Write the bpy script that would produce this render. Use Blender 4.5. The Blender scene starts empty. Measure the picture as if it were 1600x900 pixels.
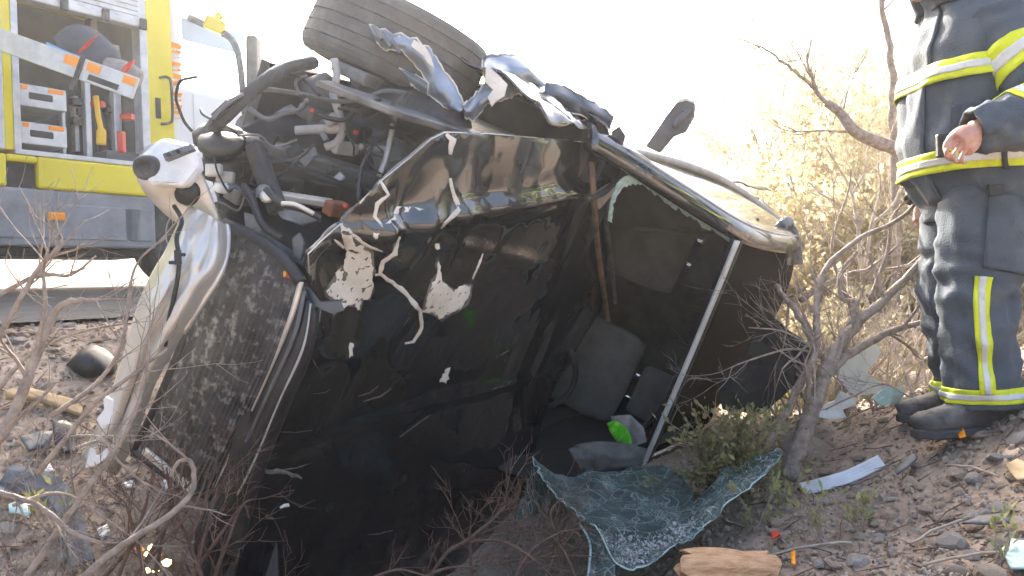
import bpy, bmesh, math, random
from mathutils import Vector, Matrix, noise
from mathutils.geometry import delaunay_2d_cdt
R_ = math.radians
scene = bpy.context.scene
COL = scene.collection

# ------------------------------------------------------------------ camera, sky, sun, exposure
FPX, ROLL, CAMZ = 1256.0, R_(2.0), 0.85
cs, sn = math.cos(ROLL), math.sin(ROLL)
cam_data = bpy.data.cameras.new('camera')
cam_data.sensor_width = 36.0
cam_data.lens = 36.0 * FPX / 1600.0
cam_data.clip_start, cam_data.clip_end = 0.05, 2000.0
cam = bpy.data.objects.new('camera', cam_data)
COL.objects.link(cam)
cam.matrix_world = Matrix(((cs, sn, 0, 0), (0, 0, -1, 0), (-sn, cs, 0, CAMZ), (0, 0, 0, 1)))
scene.camera = cam

SUN_AZ, SUN_EL = R_(-14.0), R_(34.0)        # azimuth from +Y towards +X
world = bpy.data.worlds.new('World')
scene.world = world
world.use_nodes = True
wn, wl = world.node_tree.nodes, world.node_tree.links
bg = wn['Background']
sky = wn.new('ShaderNodeTexSky')
sky.sky_type = 'NISHITA'
sky.sun_disc = False
sky.sun_elevation = SUN_EL
sky.sun_rotation = SUN_AZ
sky.dust_density = 7.0
sky.air_density = 0.8
sky.ozone_density = 0.0
wl.new(sky.outputs[0], bg.inputs[0])
bg.inputs[1].default_value = 0.15
sun_data = bpy.data.lights.new('sun', 'SUN')
sun_data.energy = 3.6
sun_data.angle = R_(2.0)
sun_data.color = (1.0, 0.95, 0.86)
sun = bpy.data.objects.new('sun', sun_data)
COL.objects.link(sun)
sdir = Vector((math.sin(SUN_AZ) * math.cos(SUN_EL), math.cos(SUN_AZ) * math.cos(SUN_EL), math.sin(SUN_EL)))
sun.rotation_euler = sdir.to_track_quat('Z', 'Y').to_euler()
scene.view_settings.view_transform = 'Standard'
scene.view_settings.look = 'None'
scene.view_settings.exposure = 2.35
scene.view_settings.gamma = 1.0
scene.render.engine = 'CYCLES'
scene.cycles.use_denoising = True
scene.cycles.max_bounces = 8
scene.cycles.transparent_max_bounces = 12

# ------------------------------------------------------------------ geometry helpers
def ray(px, py):
    a, b = px - 800.0, py - 450.0
    u, v = a * cs - b * sn, a * sn + b * cs
    return Vector((u / FPX, 1.0, -v / FPX))
def P(px, py, d):                       # the place seen at a point of the photo, d metres in front of the camera
    return Vector((0, 0, CAMZ)) + ray(px, py) * d
CAMP = Vector((0, 0, CAMZ))
def sm(a, b, x):
    t = max(0.0, min(1.0, (x - a) / (b - a)))
    return t * t * (3 - 2 * t)
def lerp(a, b, t): return a + (b - a) * t
def nz(x, y, z=0.0): return noise.noise(Vector((x, y, z)))
def fbm(x, y, z=0.0, o=3):
    s, a, f = 0.0, 1.0, 1.0
    for i in range(o):
        s += a * noise.noise(Vector((x * f, y * f, z * f + i * 7.3))); a *= .5; f *= 2.1
    return s
def srd(x, y): return -0.807 * x + 0.59 * y      # distance towards the road
def ground_z(x, y, fine=True):
    s = srd(x, y)
    z = 0.03 + 0.74 * sm(1.7, 3.55, s)
    z += 0.80 * math.exp(-((x - 2.6) / 1.0) ** 2 - ((y - 2.8) / 1.3) ** 2)
    z -= 0.46 * math.exp(-((x + .25) / .46) ** 2 - ((y - 2.3) / .50) ** 2)
    z -= 0.20 * math.exp(-((x - .12) / .36) ** 2 - ((y - 2.75) / .38) ** 2)
    z -= 0.36 * math.exp(-((x + .16) / .36) ** 2 - ((y - 2.9) / .42) ** 2)
    bank = sm(2.6, -1.0, s) * sm(4.8, 11.0, y) * 1.15
    z += bank * (1 + .25 * nz(x * .3, y * .3, 3))
    z += 0.35 * sm(-1.0, -6.0, y) * (1 + nz(x * .2, y * .2))
    z += 0.048 * max(0.0, min(6.8, s - 3.5)) + 0.09 * max(0.0, min(9.0, s - 10.3))
    off = 1.0 - sm(3.2, 3.55, s) * (1 - sm(10.2, 10.6, s))
    if fine:
        z += off * (0.05 * nz(x * 1.3, y * 1.3) + 0.022 * nz(x * 4, y * 4, 2) + 0.010 * nz(x * 13, y * 13, 4))
        if abs(x) < 5 and 0 < y < 7: z += off * 0.006 * nz(x * 34, y * 34, 1)
    return z
def GP(px, py, lift=0.0):               # the ground seen at a point of the photo
    r = ray(px, py); d = .7
    while d < 60:
        p = CAMP + r * d
        if p.z < ground_z(p.x, p.y) + lift: break
        d += .01 * max(1, d * .4)
    p = CAMP + r * d
    return Vector((p.x, p.y, ground_z(p.x, p.y) + lift))

class MB:
    def __init__(s): s.v = []; s.f = []
    def add(s, vs, fs):
        o = len(s.v); s.v += [Vector(q) for q in vs]; s.f += [tuple(i + o for i in f) for f in fs]; return s
    def box(s, c, h, ax=None):
        c = Vector(c)
        ax = ax or (Vector((1, 0, 0)), Vector((0, 1, 0)), Vector((0, 0, 1)))
        vs = [c + ax[0] * h[0] * i + ax[1] * h[1] * j + ax[2] * h[2] * k for i in (-1, 1) for j in (-1, 1) for k in (-1, 1)]
        return s.add(vs, [(0, 1, 3, 2), (4, 6, 7, 5), (0, 4, 5, 1), (2, 3, 7, 6), (0, 2, 6, 4), (1, 5, 7, 3)])
    def beam(s, a, b, w, h, side):          # a box from a to b, w across 'side', h across the third axis
        a, b = Vector(a), Vector(b); d = (b - a); L = d.length; d.normalize()
        x = Vector(side); x = (x - d * x.dot(d)).normalized(); y = d.cross(x)
        return s.box((a + b) / 2, (L / 2, w / 2, h / 2), (d, x, y))
    def tube(s, pts, r, n=6, caps=True):
        pts = [Vector(p) for p in pts]
        rs = r if isinstance(r, (list, tuple)) else [r] * len(pts)
        t = (pts[1] - pts[0]).normalized(); x = t.orthogonal().normalized(); rings = []
        for i, p in enumerate(pts):
            t2 = (pts[min(i + 1, len(pts) - 1)] - pts[max(i - 1, 0)])
            if t2.length > 1e-9: t = t2.normalized()
            x = (x - t * x.dot(t)).normalized(); y = t.cross(x)
            rings.append([p + (x * math.cos(2 * math.pi * k / n) + y * math.sin(2 * math.pi * k / n)) * rs[i] for k in range(n)])
        return s.loft(rings, caps)
    def loft(s, rings, caps=True):
        n = len(rings[0]); vs = [q for rg in rings for q in rg]; fs = []
        for i in range(len(rings) - 1):
            for k in range(n):
                fs.append((i * n + k, i * n + (k + 1) % n, (i + 1) * n + (k + 1) % n, (i + 1) * n + k))
        if caps: fs += [tuple(range(n))[::-1], tuple(range((len(rings) - 1) * n, len(rings) * n))]
        return s.add(vs, fs)
    def grid(s, rows):
        n = len(rows[0]); vs = [q for r in rows for q in r]
        return s.add(vs, [(i * n + k, i * n + k + 1, (i + 1) * n + k + 1, (i + 1) * n + k) for i in range(len(rows) - 1) for k in range(n - 1)])
    def prism(s, pts, th):                   # a flat outline given thickness th (a vector)
        th = Vector(th); n = len(pts); pts = [Vector(p) for p in pts]
        return s.add(pts + [p + th for p in pts], [tuple(range(n))[::-1], tuple(range(n, 2 * n))] + [(k, (k + 1) % n, n + (k + 1) % n, n + k) for k in range(n)])
    def lathe(s, c, axis, prof, n=24):       # prof: (distance along the axis, radius)
        axis = Vector(axis).normalized(); x = axis.orthogonal().normalized(); y = axis.cross(x); c = Vector(c)
        return s.loft([[c + axis * a + (x * math.cos(2 * math.pi * k / n) + y * math.sin(2 * math.pi * k / n)) * max(r, 1e-4) for k in range(n)] for a, r in prof], True)
    def build(s, name, mat, parent=None, smooth=False, bevel=0.0, solid=0.0, sub=0, loc=None):
        off = parent_loc(parent) if parent else (Vector(loc) if loc is not None else Vector())
        me = bpy.data.meshes.new(name)
        me.from_pydata([tuple(q - off) for q in s.v], [], s.f); me.update()
        b = bmesh.new(); b.from_mesh(me)
        if not solid and not smooth == 'open': bmesh.ops.recalc_face_normals(b, faces=b.faces)
        b.to_mesh(me); b.free()
        if smooth: me.polygons.foreach_set('use_smooth', [True] * len(me.polygons))
        if mat: me.materials.append(M[mat] if isinstance(mat, str) else mat)
        o = bpy.data.objects.new(name, me); COL.objects.link(o)
        if parent: o.parent = parent
        elif loc is not None: o.location = off
        if solid:
            m = o.modifiers.new('Solidify', 'SOLIDIFY'); m.thickness = solid; m.offset = 0
        if sub:
            m = o.modifiers.new('Subsurf', 'SUBSURF'); m.levels = m.render_levels = sub
        if bevel:
            m = o.modifiers.new('Bevel', 'BEVEL'); m.width = bevel; m.segments = 2; m.limit_method = 'ANGLE'; m.angle_limit = R_(40)
        return o
def parent_loc(o):
    v = Vector()
    while o: v = v + o.location; o = o.parent
    return v
def tag(o, label, cat, group=None, kind=None):
    if label: o['label'] = label
    if cat: o['category'] = cat
    if group: o['group'] = group
    if kind: o['kind'] = kind
    return o
def thing(name, label, cat, loc, group=None):
    o = bpy.data.objects.new(name, None); COL.objects.link(o); o.location = loc; o.empty_display_size = .1
    return tag(o, label, cat, group)
def cr(pts, n=6):                            # a smooth path through points
    pts = [Vector(p) for p in pts]; out = []
    for i in range(len(pts) - 1):
        p0, p1, p2, p3 = pts[max(i - 1, 0)], pts[i], pts[i + 1], pts[min(i + 2, len(pts) - 1)]
        for k in range(n):
            t = k / n
            out.append(.5 * ((2 * p1) + (p2 - p0) * t + (2 * p0 - 5 * p1 + 4 * p2 - p3) * t * t + (3 * p1 - p0 - 3 * p2 + p3) * t ** 3))
    return out + [pts[-1]]
def patch(rows, nu=8, nv=8):                 # a smooth sheet through rows of points
    fine = [cr(r, nu) for r in rows]
    cols = [cr([fr[k] for fr in fine], nv) for k in range(len(fine[0]))]
    return [[cols[k][i] for k in range(len(cols))] for i in range(len(cols[0]))]
def PP(seq): return [P(*q) for q in seq]
def inside(pt, poly):
    c = False; j = len(poly) - 1
    for i in range(len(poly)):
        a, b = poly[i], poly[j]
        if (a[1] > pt[1]) != (b[1] > pt[1]) and pt[0] < (b[0] - a[0]) * (pt[1] - a[1]) / (b[1] - a[1]) + a[0]: c = not c
        j = i
    return c
def sheet(poly, step, fn, seed=1):           # fills a 2D outline with a fine mesh, lifted by fn
    rg = random.Random(seed); pts = []
    for i in range(len(poly)):
        a, b = Vector(poly[i]), Vector(poly[(i + 1) % len(poly)]); k = max(1, int((b - a).length / step))
        pts += [a.lerp(b, j / k) for j in range(k)]
    n = len(pts); edges = [(i, (i + 1) % n) for i in range(n)]
    x0, x1 = min(q[0] for q in pts), max(q[0] for q in pts); y0, y1 = min(q[1] for q in pts), max(q[1] for q in pts)
    allp = list(pts); y = y0 + step / 2
    while y < y1:
        x = x0 + step / 2
        while x < x1:
            q = Vector((x + rg.uniform(-.2, .2) * step, y + rg.uniform(-.2, .2) * step))
            if inside(q, poly): allp.append(q)
            x += step
        y += step
    r = delaunay_2d_cdt(allp, edges, [], 1, 1e-5)
    m = MB(); m.add([fn(q[0], q[1]) for q in r[0]], [tuple(f) for f in r[2]])
    return m
def stroke(pts, w, rg, jag=.35):             # an irregular band along a path (2D)
    pts = [Vector(p) for p in pts]; L, Rr = [], []
    dense = []
    for i in range(len(pts) - 1):
        k = max(2, int((pts[i + 1] - pts[i]).length / (w * 1.1)))
        dense += [pts[i].lerp(pts[i + 1], j / k) for j in range(k)]
    dense.append(pts[-1]); n = len(dense)
    for i, p in enumerate(dense):
        t = (dense[min(i + 1, n - 1)] - dense[max(i - 1, 0)]).normalized(); q = Vector((-t.y, t.x))
        e = .35 + .65 * math.sin(math.pi * (i + .5) / n)
        L.append(p + q * w * e * .5 * (1 + rg.uniform(-jag, jag))); Rr.append(p - q * w * e * .5 * (1 + rg.uniform(-jag, jag)))
    return L + Rr[::-1]

# ------------------------------------------------------------------ materials
M = {}
def mat(name, col, rough=.6, metal=0.0, col2=None, sc=8.0, lo=.4, hi=.65, bump=0.0, bsc=40.0, coat=0.0, r2=None, trans=0.0, emit=None, es=0.0, det=6.0, spec=.5, alpha=1.0, col3=None, sc3=30.0, lo3=.55, hi3=.7, dist=0.0, ior=1.45, stretch=None):
    m = bpy.data.materials.new(name); m.use_nodes = True; M[name] = m
    N, L = m.node_tree.nodes, m.node_tree.links; b = N['Principled BSDF']
    b.inputs['Base Color'].default_value = (*col, 1); b.inputs['Roughness'].default_value = rough; b.inputs['Metallic'].default_value = metal
    b.inputs['Coat Weight'].default_value = coat; b.inputs['Coat Roughness'].default_value = .06
    b.inputs['Transmission Weight'].default_value = trans; b.inputs['IOR'].default_value = ior
    b.inputs['Specular IOR Level'].default_value = spec; b.inputs['Alpha'].default_value = alpha
    tc = N.new('ShaderNodeTexCoord'); vec = tc.outputs['Object']
    if stretch:
        mp = N.new('ShaderNodeMapping'); mp.inputs['Scale'].default_value = stretch; L.new(vec, mp.inputs[0]); vec = mp.outputs[0]
    def ramp(scale, lo, hi):
        t = N.new('ShaderNodeTexNoise'); t.inputs['Scale'].default_value = scale; t.inputs['Detail'].default_value = det; t.inputs['Roughness'].default_value = .6; t.inputs['Distortion'].default_value = dist
        L.new(vec, t.inputs['Vector'])
        r = N.new('ShaderNodeMapRange'); r.inputs['From Min'].default_value = lo; r.inputs['From Max'].default_value = hi; L.new(t.outputs['Fac'], r.inputs['Value'])
        return r.outputs[0]
    cur = None
    if col2:
        fac = ramp(sc, lo, hi); mx = N.new('ShaderNodeMix'); mx.data_type = 'RGBA'
        mx.inputs[6].default_value = (*col, 1); mx.inputs[7].default_value = (*col2, 1); L.new(fac, mx.inputs[0]); cur = mx.outputs[2]
        if r2 is not None:
            rr = N.new('ShaderNodeMapRange'); rr.inputs['To Min'].default_value = rough; rr.inputs['To Max'].default_value = r2; L.new(fac, rr.inputs['Value']); L.new(rr.outputs[0], b.inputs['Roughness'])
    if col3:
        fac = ramp(sc3, lo3, hi3); mx = N.new('ShaderNodeMix'); mx.data_type = 'RGBA'
        if cur: L.new(cur, mx.inputs[6])
        else: mx.inputs[6].default_value = (*col, 1)
        mx.inputs[7].default_value = (*col3, 1); L.new(fac, mx.inputs[0]); cur = mx.outputs[2]
    if cur: L.new(cur, b.inputs['Base Color'])
    if bump:
        t = N.new('ShaderNodeTexNoise'); t.inputs['Scale'].default_value = bsc; t.inputs['Detail'].default_value = 5; L.new(vec, t.inputs['Vector'])
        bp = N.new('ShaderNodeBump'); bp.inputs['Strength'].default_value = bump; bp.inputs['Distance'].default_value = .01; L.new(t.outputs['Fac'], bp.inputs['Height']); L.new(bp.outputs[0], b.inputs['Normal'])
    if emit: b.inputs['Emission Color'].default_value = (*emit, 1); b.inputs['Emission Strength'].default_value = es
    return m
def leafmat(name, col, col2, sc=6.0, tr=.45):
    m = bpy.data.materials.new(name); m.use_nodes = True; M[name] = m
    N, L = m.node_tree.nodes, m.node_tree.links; b = N['Principled BSDF']; out = N['Material Output']
    tc = N.new('ShaderNodeTexCoord'); t = N.new('ShaderNodeTexNoise'); t.inputs['Scale'].default_value = sc; L.new(tc.outputs['Object'], t.inputs['Vector'])
    r = N.new('ShaderNodeMapRange'); r.inputs['From Min'].default_value = .35; r.inputs['From Max'].default_value = .65; L.new(t.outputs['Fac'], r.inputs['Value'])
    mx = N.new('ShaderNodeMix'); mx.data_type = 'RGBA'; mx.inputs[6].default_value = (*col, 1); mx.inputs[7].default_value = (*col2, 1); L.new(r.outputs[0], mx.inputs[0])
    L.new(mx.outputs[2], b.inputs['Base Color']); b.inputs['Roughness'].default_value = .55
    tl = N.new('ShaderNodeBsdfTranslucent'); L.new(mx.outputs[2], tl.inputs[0])
    ms = N.new('ShaderNodeMixShader'); ms.inputs[0].default_value = tr; L.new(b.outputs[0], ms.inputs[1]); L.new(tl.outputs[0], ms.inputs[2]); L.new(ms.outputs[0], out.inputs[0])
    return m

mat('dirt', (.33, .26, .20), .95, col2=(.20, .15, .11), sc=3.0, bump=.9, bsc=60, col3=(.42, .35, .28), sc3=22, lo3=.5, hi3=.75, det=10)
mat('asphalt', (.055, .055, .06), .9, col2=(.08, .08, .085), sc=4, bump=.5, bsc=300)
mat('road_paint', (.7, .7, .68), .7, col2=(.4, .4, .4), sc=20)
mat('stone', (.40, .315, .235), .9, col2=(.27, .205, .15), sc=12, bump=.6, bsc=70, col3=(.38, .34, .30), sc3=40)
mat('stone_pale', (.36, .33, .29), .9, col2=(.28, .25, .22), sc=14, bump=.6, bsc=80)
mat('gravel', (.42, .35, .28), .95, col2=(.20, .155, .12), sc=30, lo=.35, hi=.7)
mat('bark', (.36, .30, .25), .9, col2=(.21, .165, .135), sc=30, bump=.7, bsc=120)
mat('bark_red', (.15, .095, .072), .9, col2=(.09, .055, .04), sc=25, bump=.5, bsc=120)
mat('bark_pale', (.50, .43, .34), .9, col2=(.34, .28, .22), sc=20)
leafmat('leaf_olive', (.20, .20, .08), (.38, .36, .19), 30)
leafmat('leaf_bright', (.24, .26, .10), (.38, .39, .19), 40)
leafmat('leaf_dry', (.45, .38, .22), (.58, .52, .35), 4, .5)
leafmat('leaf_litter', (.13, .075, .04), (.22, .14, .075), 20, .1)
leafmat('grass_dry', (.42, .33, .15), (.34, .32, .10), 3, .45)

mat('scraped_paint', (.008, .007, .007), .7, spec=.12, col2=(.022, .017, .014), sc=7, lo=.5, hi=.75, r2=.75, bump=.15, bsc=30, coat=.0, stretch=(1, 1, 3))
mat('car_paint', (.006, .007, .010), .2, col2=(.010, .009, .009), sc=5, lo=.5, hi=.75, r2=.36, coat=1.0, bump=.03, bsc=8)
M['car_paint'].node_tree.nodes['Principled BSDF'].inputs['Coat IOR'].default_value = 1.75
mat('primer', (.17, .155, .135), .7, col2=(.06, .055, .05), sc=30, bump=.4, bsc=60)
mat('torn_paint', (.72, .70, .64), .8, col2=(.33, .29, .23), sc=9, lo=.42, hi=.95, bump=.5, bsc=40)
mat('blue_steel', (.30, .35, .42), .32, .5, col2=(.15, .18, .22), sc=3, bump=.10, bsc=20, r2=.45, col3=(.66, .66, .64), sc3=14, lo3=.64, hi3=.67)
mat('blue_paint', (.05, .075, .12), .3, col2=(.03, .045, .07), sc=8, coat=.5)
mat('silver_steel', (.62, .60, .56), .36, .5, col2=(.36, .32, .26), sc=5, lo=.45, hi=.75, r2=.55, bump=.12, bsc=25)
mat('white_paint', (.74, .74, .72), .45, col2=(.55, .53, .50), sc=14, lo=.5, hi=.75)
mat('grey_steel', (.20, .205, .21), .5, .35, col2=(.08, .08, .084), sc=10, bump=.3, bsc=50)
mat('dark_steel', (.045, .046, .05), .5, .3, col2=(.10, .095, .09), sc=14, lo=.5, hi=.75, bump=.3, bsc=50)
mat('black_plastic', (.016, .016, .018), .45, col2=(.035, .034, .034), sc=10, bump=.15, bsc=80)
mat('grey_plastic', (.12, .125, .13), .55, col2=(.08, .08, .085), sc=8)
mat('light_plastic', (.40, .40, .40), .5, col2=(.28, .28, .27), sc=16)
mat('rubber', (.05, .052, .055), .75, col2=(.10, .10, .10), sc=16, lo=.5, hi=.7, bump=.3, bsc=60)
mat('radiator_core', (.075, .074, .074), .7, .1, col2=(.03, .03, .032), sc=14, bump=.4, bsc=90, col3=(.30, .29, .275), sc3=34, lo3=.52, hi3=.72, det=12, dist=.15)
mat('chrome', (.75, .75, .75), .2, 1.0)
mat('brown_trim', (.20, .12, .075), .6, col2=(.05, .04, .035), sc=12, bump=.4, bsc=40)
mat('rust', (.30, .10, .045), .8, col2=(.14, .07, .05), sc=16)
mat('cloth_grey', (.115, .118, .112), .95, col2=(.085, .087, .083), sc=12, bump=.4, bsc=250)
mat('interior_dark', (.02, .021, .022), .8, col2=(.032, .033, .033), sc=6)
mat('green_cloth', (.16, .65, .02), .7, col2=(.08, .42, .02), sc=14)
mat('amber', (.9, .30, .02), .3, emit=(1.0, .34, .03), es=.15)
mat('yellow_plastic', (.75, .48, .03), .5)
mat('red_plastic', (.55, .05, .03), .5)
mat('strap_grey', (.30, .28, .27), .85, col2=(.20, .18, .18), sc=20, bump=.4, bsc=150)
# truck
mat('truck_yellow', (.80, .66, .01), .35, col2=(.70, .57, .01), sc=2, coat=.4)
mat('truck_white', (.82, .82, .80), .35, coat=.4)
mat('truck_grey', (.27, .285, .31), .55, col2=(.20, .205, .21), sc=4, col3=(.32, .30, .27), sc3=11, lo3=.5, hi3=.8)
mat('aluminium', (.62, .62, .61), .38, .5, col2=(.48, .48, .48), sc=10)
mat('locker', (.17, .175, .18), .6, col2=(.12, .12, .125), sc=4)
mat('window_glass', (.55, .66, .76), .08, col2=(.6, .7, .78), sc=1, coat=.5)
mat('lamp_orange', (.95, .32, .01), .3)
mat('blue_cloth', (.13, .38, .75), .8); mat('red_strap', (.60, .035, .025), .7, col2=(.42, .02, .02), sc=20); mat('navy_cloth', (.03, .045, .08), .85, col2=(.05, .065, .1), sc=14)
# firefighter
mat('fire_cloth', (.062, .078, .098), .85, col3=(.15, .15, .145), sc3=9, lo3=.55, hi3=.85, col2=(.080, .10, .122), sc=5, bump=.35, bsc=160)
mat('fire_cloth_dark', (.038, .048, .064), .88, col2=(.05, .062, .08), sc=6, bump=.3, bsc=160)
mat('band_yellow', (.66, .74, .02), .6, col2=(.42, .46, .05), sc=16, lo=.5, hi=.8, bump=.3, bsc=90)
mat('band_silver', (.62, .63, .61), .45, col2=(.40, .40, .37), sc=20, lo=.5, hi=.8, bump=.3, bsc=90)
mat('boot', (.06, .06, .062), .65, col2=(.17, .16, .15), sc=10, lo=.42, hi=.7, bump=.3, bsc=60)
mat('skin', (.52, .30, .22), .5, col2=(.44, .22, .16), sc=30, bump=.15, bsc=120)
mat('hair', (.03, .02, .015), .6)
mat('wood_raw', (.78, .47, .26), .75, col2=(.58, .29, .13), sc=18, bump=.8, bsc=60, stretch=(1, 6, 6))
mat('plank', (.34, .24, .13), .8, col2=(.24, .17, .10), sc=14)
mat('white_panel', (.72, .74, .72), .5, col2=(.58, .61, .58), sc=8)
mat('aqua_panel', (.52, .70, .66), .45, col2=(.42, .58, .55), sc=8)

cg = bpy.data.materials.new('clear_glass'); cg.use_nodes = True; M['clear_glass'] = cg
_N, _L = cg.node_tree.nodes, cg.node_tree.links; _t = _N.new('ShaderNodeBsdfTransparent'); _t.inputs[0].default_value = (.88, .92, .94, 1); _g = _N.new('ShaderNodeBsdfGlossy'); _g.inputs['Roughness'].default_value = .03
_m = _N.new('ShaderNodeMixShader'); _f = _N.new('ShaderNodeFresnel'); _f.inputs[0].default_value = 1.12; _L.new(_f.outputs[0], _m.inputs[0]); _L.new(_t.outputs[0], _m.inputs[1]); _L.new(_g.outputs[0], _m.inputs[2]); _L.new(_m.outputs[0], _N['Material Output'].inputs[0])

tm = mat('tyre_rubber', (.095, .097, .10), .8, col2=(.16, .16, .155), sc=9, lo=.45, hi=.75, bump=.5, bsc=45)
# ------------------------------------------------------------------ ground and road
def spacing(n, k, scale): return [scale * math.sinh(k * (2 * i / n - 1)) for i in range(n + 1)]
gx = [q + .3 for q in spacing(300, 6.0, 1.0)]
gy = [q + 2.6 for q in spacing(300, 6.0, 1.0)]
g = MB(); g.grid([[Vector((x, y, ground_z(x, y) - (.05 if 3.65 < srd(x, y) < 10.1 else 0))) for x in gx] for y in gy])
tag(g.build('ground', 'dirt', smooth=True), 'brown stony dirt bank sloping up to the road', None, kind='structure')
RD, RN = Vector((.59, .807, 0)), Vector((-.807, .59, 0))
def road_strip(s0, s1, l0, l1, z):                # the road banks up towards its far side
    h0, h1 = z + .048 * (s0 - 3.5), z + .048 * (s1 - 3.5)
    m = MB(); m.add([RN * s0 + RD * l0 + Vector((0, 0, h0)), RN * s1 + RD * l0 + Vector((0, 0, h1)), RN * s1 + RD * l1 + Vector((0, 0, h1)), RN * s0 + RD * l1 + Vector((0, 0, h0))], [(0, 1, 2, 3)]); return m
tag(road_strip(3.45, 10.3, -150, 220, .785).build('road', 'asphalt'), 'grey asphalt road behind the wreck', None, kind='structure')

# ------------------------------------------------------------------ fire truck
TN = Vector((.807, -.59, 0)); T0 = Vector((-3.5, 6.3, .931))
def TL(px, py, off=0.0):                      # pixel -> (length along the truck, height above the road) on its side
    r = ray(px, py); q = T0 + TN * off
    t = (q - CAMP).dot(TN) / r.dot(TN); p = CAMP + r * t
    return (p - T0).dot(RD), p.z - T0.z
def TW(l, h, off=0.0): return T0 + RD * l + TN * off + Vector((0, 0, h))
TA = (RD, TN, Vector((0, 0, 1)))
def tbox(m, l0, l1, h0, h1, o0, o1): return m.box(TW((l0 + l1) / 2, (h0 + h1) / 2, (o0 + o1) / 2), (abs(l1 - l0) / 2, abs(o1 - o0) / 2, abs(h1 - h0) / 2), TA)
truck = thing('fire_truck', 'yellow fire truck with an open equipment locker standing on the road', 'fire truck', TW(0, 0, -1.2))
def tpart(name, mt, *boxes, bevel=.008, par=None):
    m = MB()
    for b in boxes: tbox(m, *b)
    return m.build(name, mt, par or truck, bevel=bevel)
Lb = -6.0                                      # the truck's tail, out of the picture
lo_l, _ = TL(24, 150); lo_r, _ = TL(229, 150)
_, h_skirt0 = TL(100, 386); _, h_skirt1 = TL(100, 302)
_, h_band1 = TL(100, 243)
_, h_rail0 = TL(140, 26); h_top = h_rail0 + 1.2
l_end, _ = TL(242, 350); l_pil, _ = TL(271, 150)
tpart('body', 'truck_yellow', (Lb, lo_l - .32, h_band1, h_top, -2.4, 0), (lo_r + .02, l_pil, h_skirt1, h_top, -2.4, .0), (lo_l - .32, lo_r + .02, h_rail0 + .32, h_top, -2.4, -.005), (lo_l - .32, lo_r + .02, h_skirt1 + .02, h_top, -2.4, -1.0))
tpart('locker_pillar', 'truck_yellow', (lo_l - .085, lo_l - .02, h_band1, h_rail0 + .3, -.5, .004))
for q in ((lo_l - .02, lo_l + .03, h_band1, h_rail0, -.12, .012), (lo_r - .05, lo_r + .02, h_band1, h_rail0 + .1, -.12, .012), (lo_l - .16, lo_l - .085, h_band1, h_rail0 + .3, -.12, .010)): tpart('locker_frame', 'aluminium', q)
tpart('locker_floor', 'aluminium', (lo_l - .02, lo_r, h_band1 - .03, h_band1 + .012, -1.0, .018))
tpart('locker_lining', 'locker', (lo_l - .3, lo_r, h_band1 + .01, h_rail0 + .3, -.99, -.96), (lo_l - .06, lo_l - .03, h_band1 + .01, h_rail0 + .3, -.96, -.12), (lo_r - .03, lo_r, h_band1 + .01, h_rail0 + .3, -.96, -.12))
tpart('roller_shutter', 'aluminium', (lo_l - .02, lo_r + .02, h_rail0 + .03, h_rail0 + .30, -.14, .0), bevel=.01)
for k in range(6): tpart('shutter_slat', 'aluminium', (lo_l + .03, lo_r - .05, h_rail0 + .058 + k * .042, h_rail0 + .096 + k * .042, .0, .014), bevel=.006)
rl = tpart('shutter_rail', 'aluminium', (lo_l + .03, lo_r - .05, h_rail0, h_rail0 + .055, -.02, .045), bevel=.012)
for px in (96, 160, 218):
    l, _ = TL(px, 40); tpart('rail_bracket', 'dark_steel', (l - .03, l + .03, h_rail0 - .02, h_rail0 + .075, .045, .075), par=rl)
# lower yellow band with the black notch, grey skirt
nl0, nh1 = TL(8, 252); nl1, nh0 = TL(58, 298)
tpart('lower_panel', 'truck_yellow', (Lb, nl0, h_skirt1 + .02, h_band1 - .032, -.9, .03), (nl1, l_end - .02, h_skirt1 + .02, h_band1 - .032, -.9, .03), (nl0, nl1, h_band1 - .09, h_band1 - .032, -.9, .03), bevel=.02)
tpart('notch', 'black_plastic', (nl0, nl1, h_skirt1 + .0, h_band1 - .09, -.9, -.02))
sk = tpart('skirt', 'truck_grey', (Lb, l_end, h_skirt0, h_skirt1 + .018, -.9, .02), bevel=.02)
for a, b in ((-6, -1.0), (-.9, .55), (.62, l_end - .28), (l_end - .24, l_end - .04)):
    tpart('skirt_panel', 'truck_grey', (a, b, h_skirt0 + .06, h_skirt1 - .09, .02, .034), par=sk, bevel=.01)
ol, oh = TL(84, 339); tpart('marker_lamp', 'lamp_orange', (ol - .065, ol + .065, oh - .032, oh + .032, .034, .06), bevel=.012)
tpart('underframe', 'dark_steel', (Lb, 5.2, .42, .62, -2.0, -.4), (Lb, l_end - .05, h_skirt0 - .07, h_skirt0, -.6, -.1))
# pillar with grab handle
hl, hh = TL(254, 158)
m = MB(); m.tube(cr([TW(hl - .02, hh + .2, .0), TW(hl + .02, hh + .2, .06), TW(hl + .045, hh + .14, .07), TW(hl + .045, hh - .14, .07), TW(hl + .02, hh - .2, .06), TW(hl - .02, hh - .2, 0)], 4), .012, 8); m.build('grab_handle', 'dark_steel', truck, smooth=True)
tpart('handle_recess', 'black_plastic', (hl - .07, hl - .02, hh - .16, hh + .02, 0, .012))
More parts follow.
